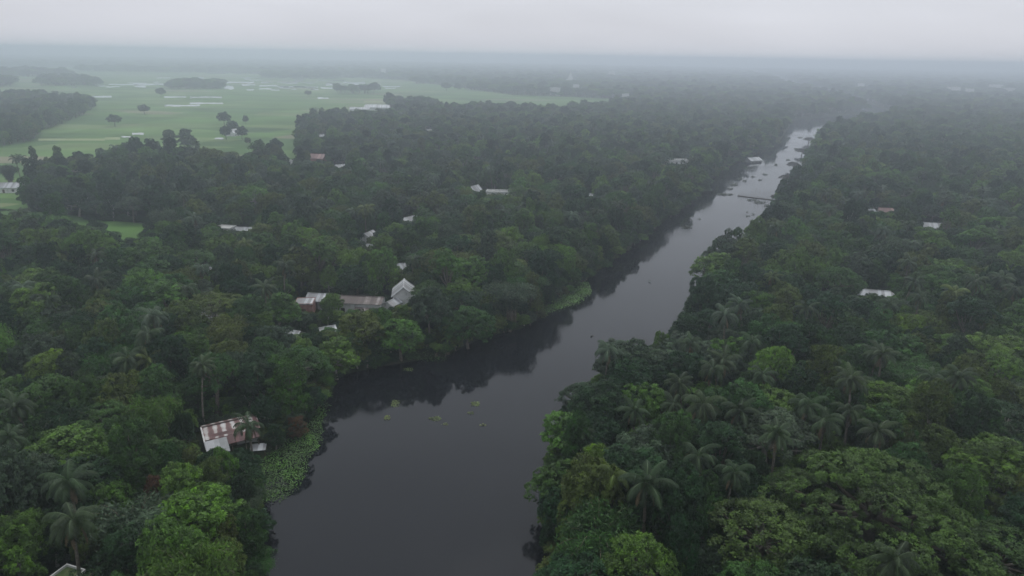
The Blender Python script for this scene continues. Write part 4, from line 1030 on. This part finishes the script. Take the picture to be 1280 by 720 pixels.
weed([(655, 396), (690, 390), (722, 379), (740, 366), (736, 353), (702, 360), (668, 374)], 'green weed mat under the weeping lime tree', 16, (.08, .17, .035), 2, .5, .7)
weed([(520, 452), (558, 450), (560, 442), (530, 442)], 'narrow weed fringe below the bank trees', 10, (.05, .1, .026), 3, .4)
clumps = [(594, 505, 7, 3.5, 'lone round yellow green weed clump in mid river'), (588, 516, 6, 2, 'thin weed raft just below the lone round clump'), (545, 523, 9, 3, 'ragged weed scatter, the one nearest the near bank in mid river'), (604, 531, 5, 2, 'small weed scatter below the thin raft'),
          (556, 530, 5, 1.6, 'tiny weed scatter beside the ragged one'), (494, 505, 7, 6, 'yellowish weed patch in the dark tree reflection'), (484, 522, 4, 3, 'small yellowish weed tail below the reflection patch'), (510, 462, 8, 2.4, 'pale weed patch close under the bank trees')]
for i, (u, v, a, b, lab) in enumerate(clumps):
    pl = [(u + a * math.cos(q) * rnd.uniform(.6, 1.15), v + b * math.sin(q) * rnd.uniform(.6, 1.15)) for q in np.linspace(0, 2 * PI, 12, endpoint=False)]
    weed(pl, lab, 26 if b < 3 else 40, (.15, .19, .06), 20 + i, .32, .2, None, None, .15)
farc = [(858, 284, 8, 1.6), (905, 243, 11, 1.6), (912, 236, 4, 1.2), (925, 224, 4, 1.3), (918, 231, 6, 1.4), (941, 221, 3, 1), (931, 226, 3, 1), (956, 218, 3.5, 1), (950, 225, 3, .8), (928, 216, 3, .8), (970, 206, 2.5, 1.3), (935, 270, 3, .8), (942, 268, 2, .6), (950, 253, 9, 1.6), (940, 250, 8, 1),
        (958, 257, 4, 1), (873, 274, 3, .7), (1010, 150, 4, .8), (934, 265, 2, .6), (812, 352, 2, .7), (740, 420, 2.5, .8), (1000, 172, 3, .7), (996, 186, 4, .8), (985, 200, 3, .8)]
pos_words = ['']
for i, (u, v, a, b) in enumerate(farc):
    pl = [(u + a * math.cos(q) * rnd.uniform(.6, 1.15), v + b * math.sin(q) * rnd.uniform(.6, 1.15)) for q in np.linspace(0, 2 * PI, 10, endpoint=False)]
    o = weed(pl, 'small dark drifting weed clump near the bamboo weir', 5, (.03, .045, .02), 60 + i, .7, .5, None, 'small drifting weed clumps far up the river', .15)
    o['label'] = f'{ORD[i] if i < len(ORD) else "number %d " % (i + 1)}dark drifting weed clump out from the bamboo weir' if i else 'dark drifting weed clump closest to the bamboo weir'

# bamboo weir across the river
A = pix(922, 245, 0); B = pix(972, 251, 0)
mid = (A + B) / 2; L_ = (B - A).length; rz = math.atan2(B.y - A.y, B.x - A.x)
t = thing('bamboo_weir', 'low bamboo fish weir with thin upright poles across the river', 'weir', (mid.x, mid.y, 0), rz)
for z, r in ((.3, .07), (.75, .05)):
    MB().tube([(-L_ / 2 + L_ * i / 12, .15 * math.sin(i), z) for i in range(13)], [r] * 13, 5).build('rail', BAMBOOM, t)
MB().add([(-L_ / 2, .06, -.8), (L_ / 2, .06, -.8), (L_ / 2, .06, .22), (-L_ / 2, .06, .22), (-L_ / 2, -.06, -.8), (L_ / 2, -.06, -.8), (L_ / 2, -.06, .22), (-L_ / 2, -.06, .22)],
         [(0, 1, 2, 3), (4, 7, 6, 5), (3, 2, 6, 7), (0, 3, 7, 4), (1, 5, 6, 2), (0, 4, 5, 1)]).build('bamboo_screen', WOODM, t)
for i in range(22):
    x = -L_ / 2 + L_ * (i + .5) / 22; hh = rnd.uniform(2.2, 6.0) if i > 6 else rnd.uniform(1.2, 2.5)
    MB().tube([(x, .1, -1.2), (x + rnd.uniform(-.1, .1), .1, hh * .5), (x + rnd.uniform(-.3, .3), .1 + rnd.uniform(-.2, .2), hh)], [.07, .06, .04], 5).build('pole', BAMBOOM, t)

# ------------------------------------------------------------------ haze
hb = MB().box(-9500, 9500, -600, 9600, -3.0, 81.0)
m, t, o = mat('haze_air'); pv = N(t, 'ShaderNodeVolumePrincipled')
pv.inputs['Color'].default_value = (.84, .915, 1, 1); pv.inputs['Density'].default_value = .00068; pv.inputs['Anisotropy'].default_value = .7
pv.inputs['Density Attribute'].default_value = ''
t.links.new(pv.outputs[0], o.inputs['Volume'])
m.cycles.homogeneous_volume = True
hz = hb.build('haze', m); hz['kind'] = 'stuff'; hz['label'] = 'pale humid haze'
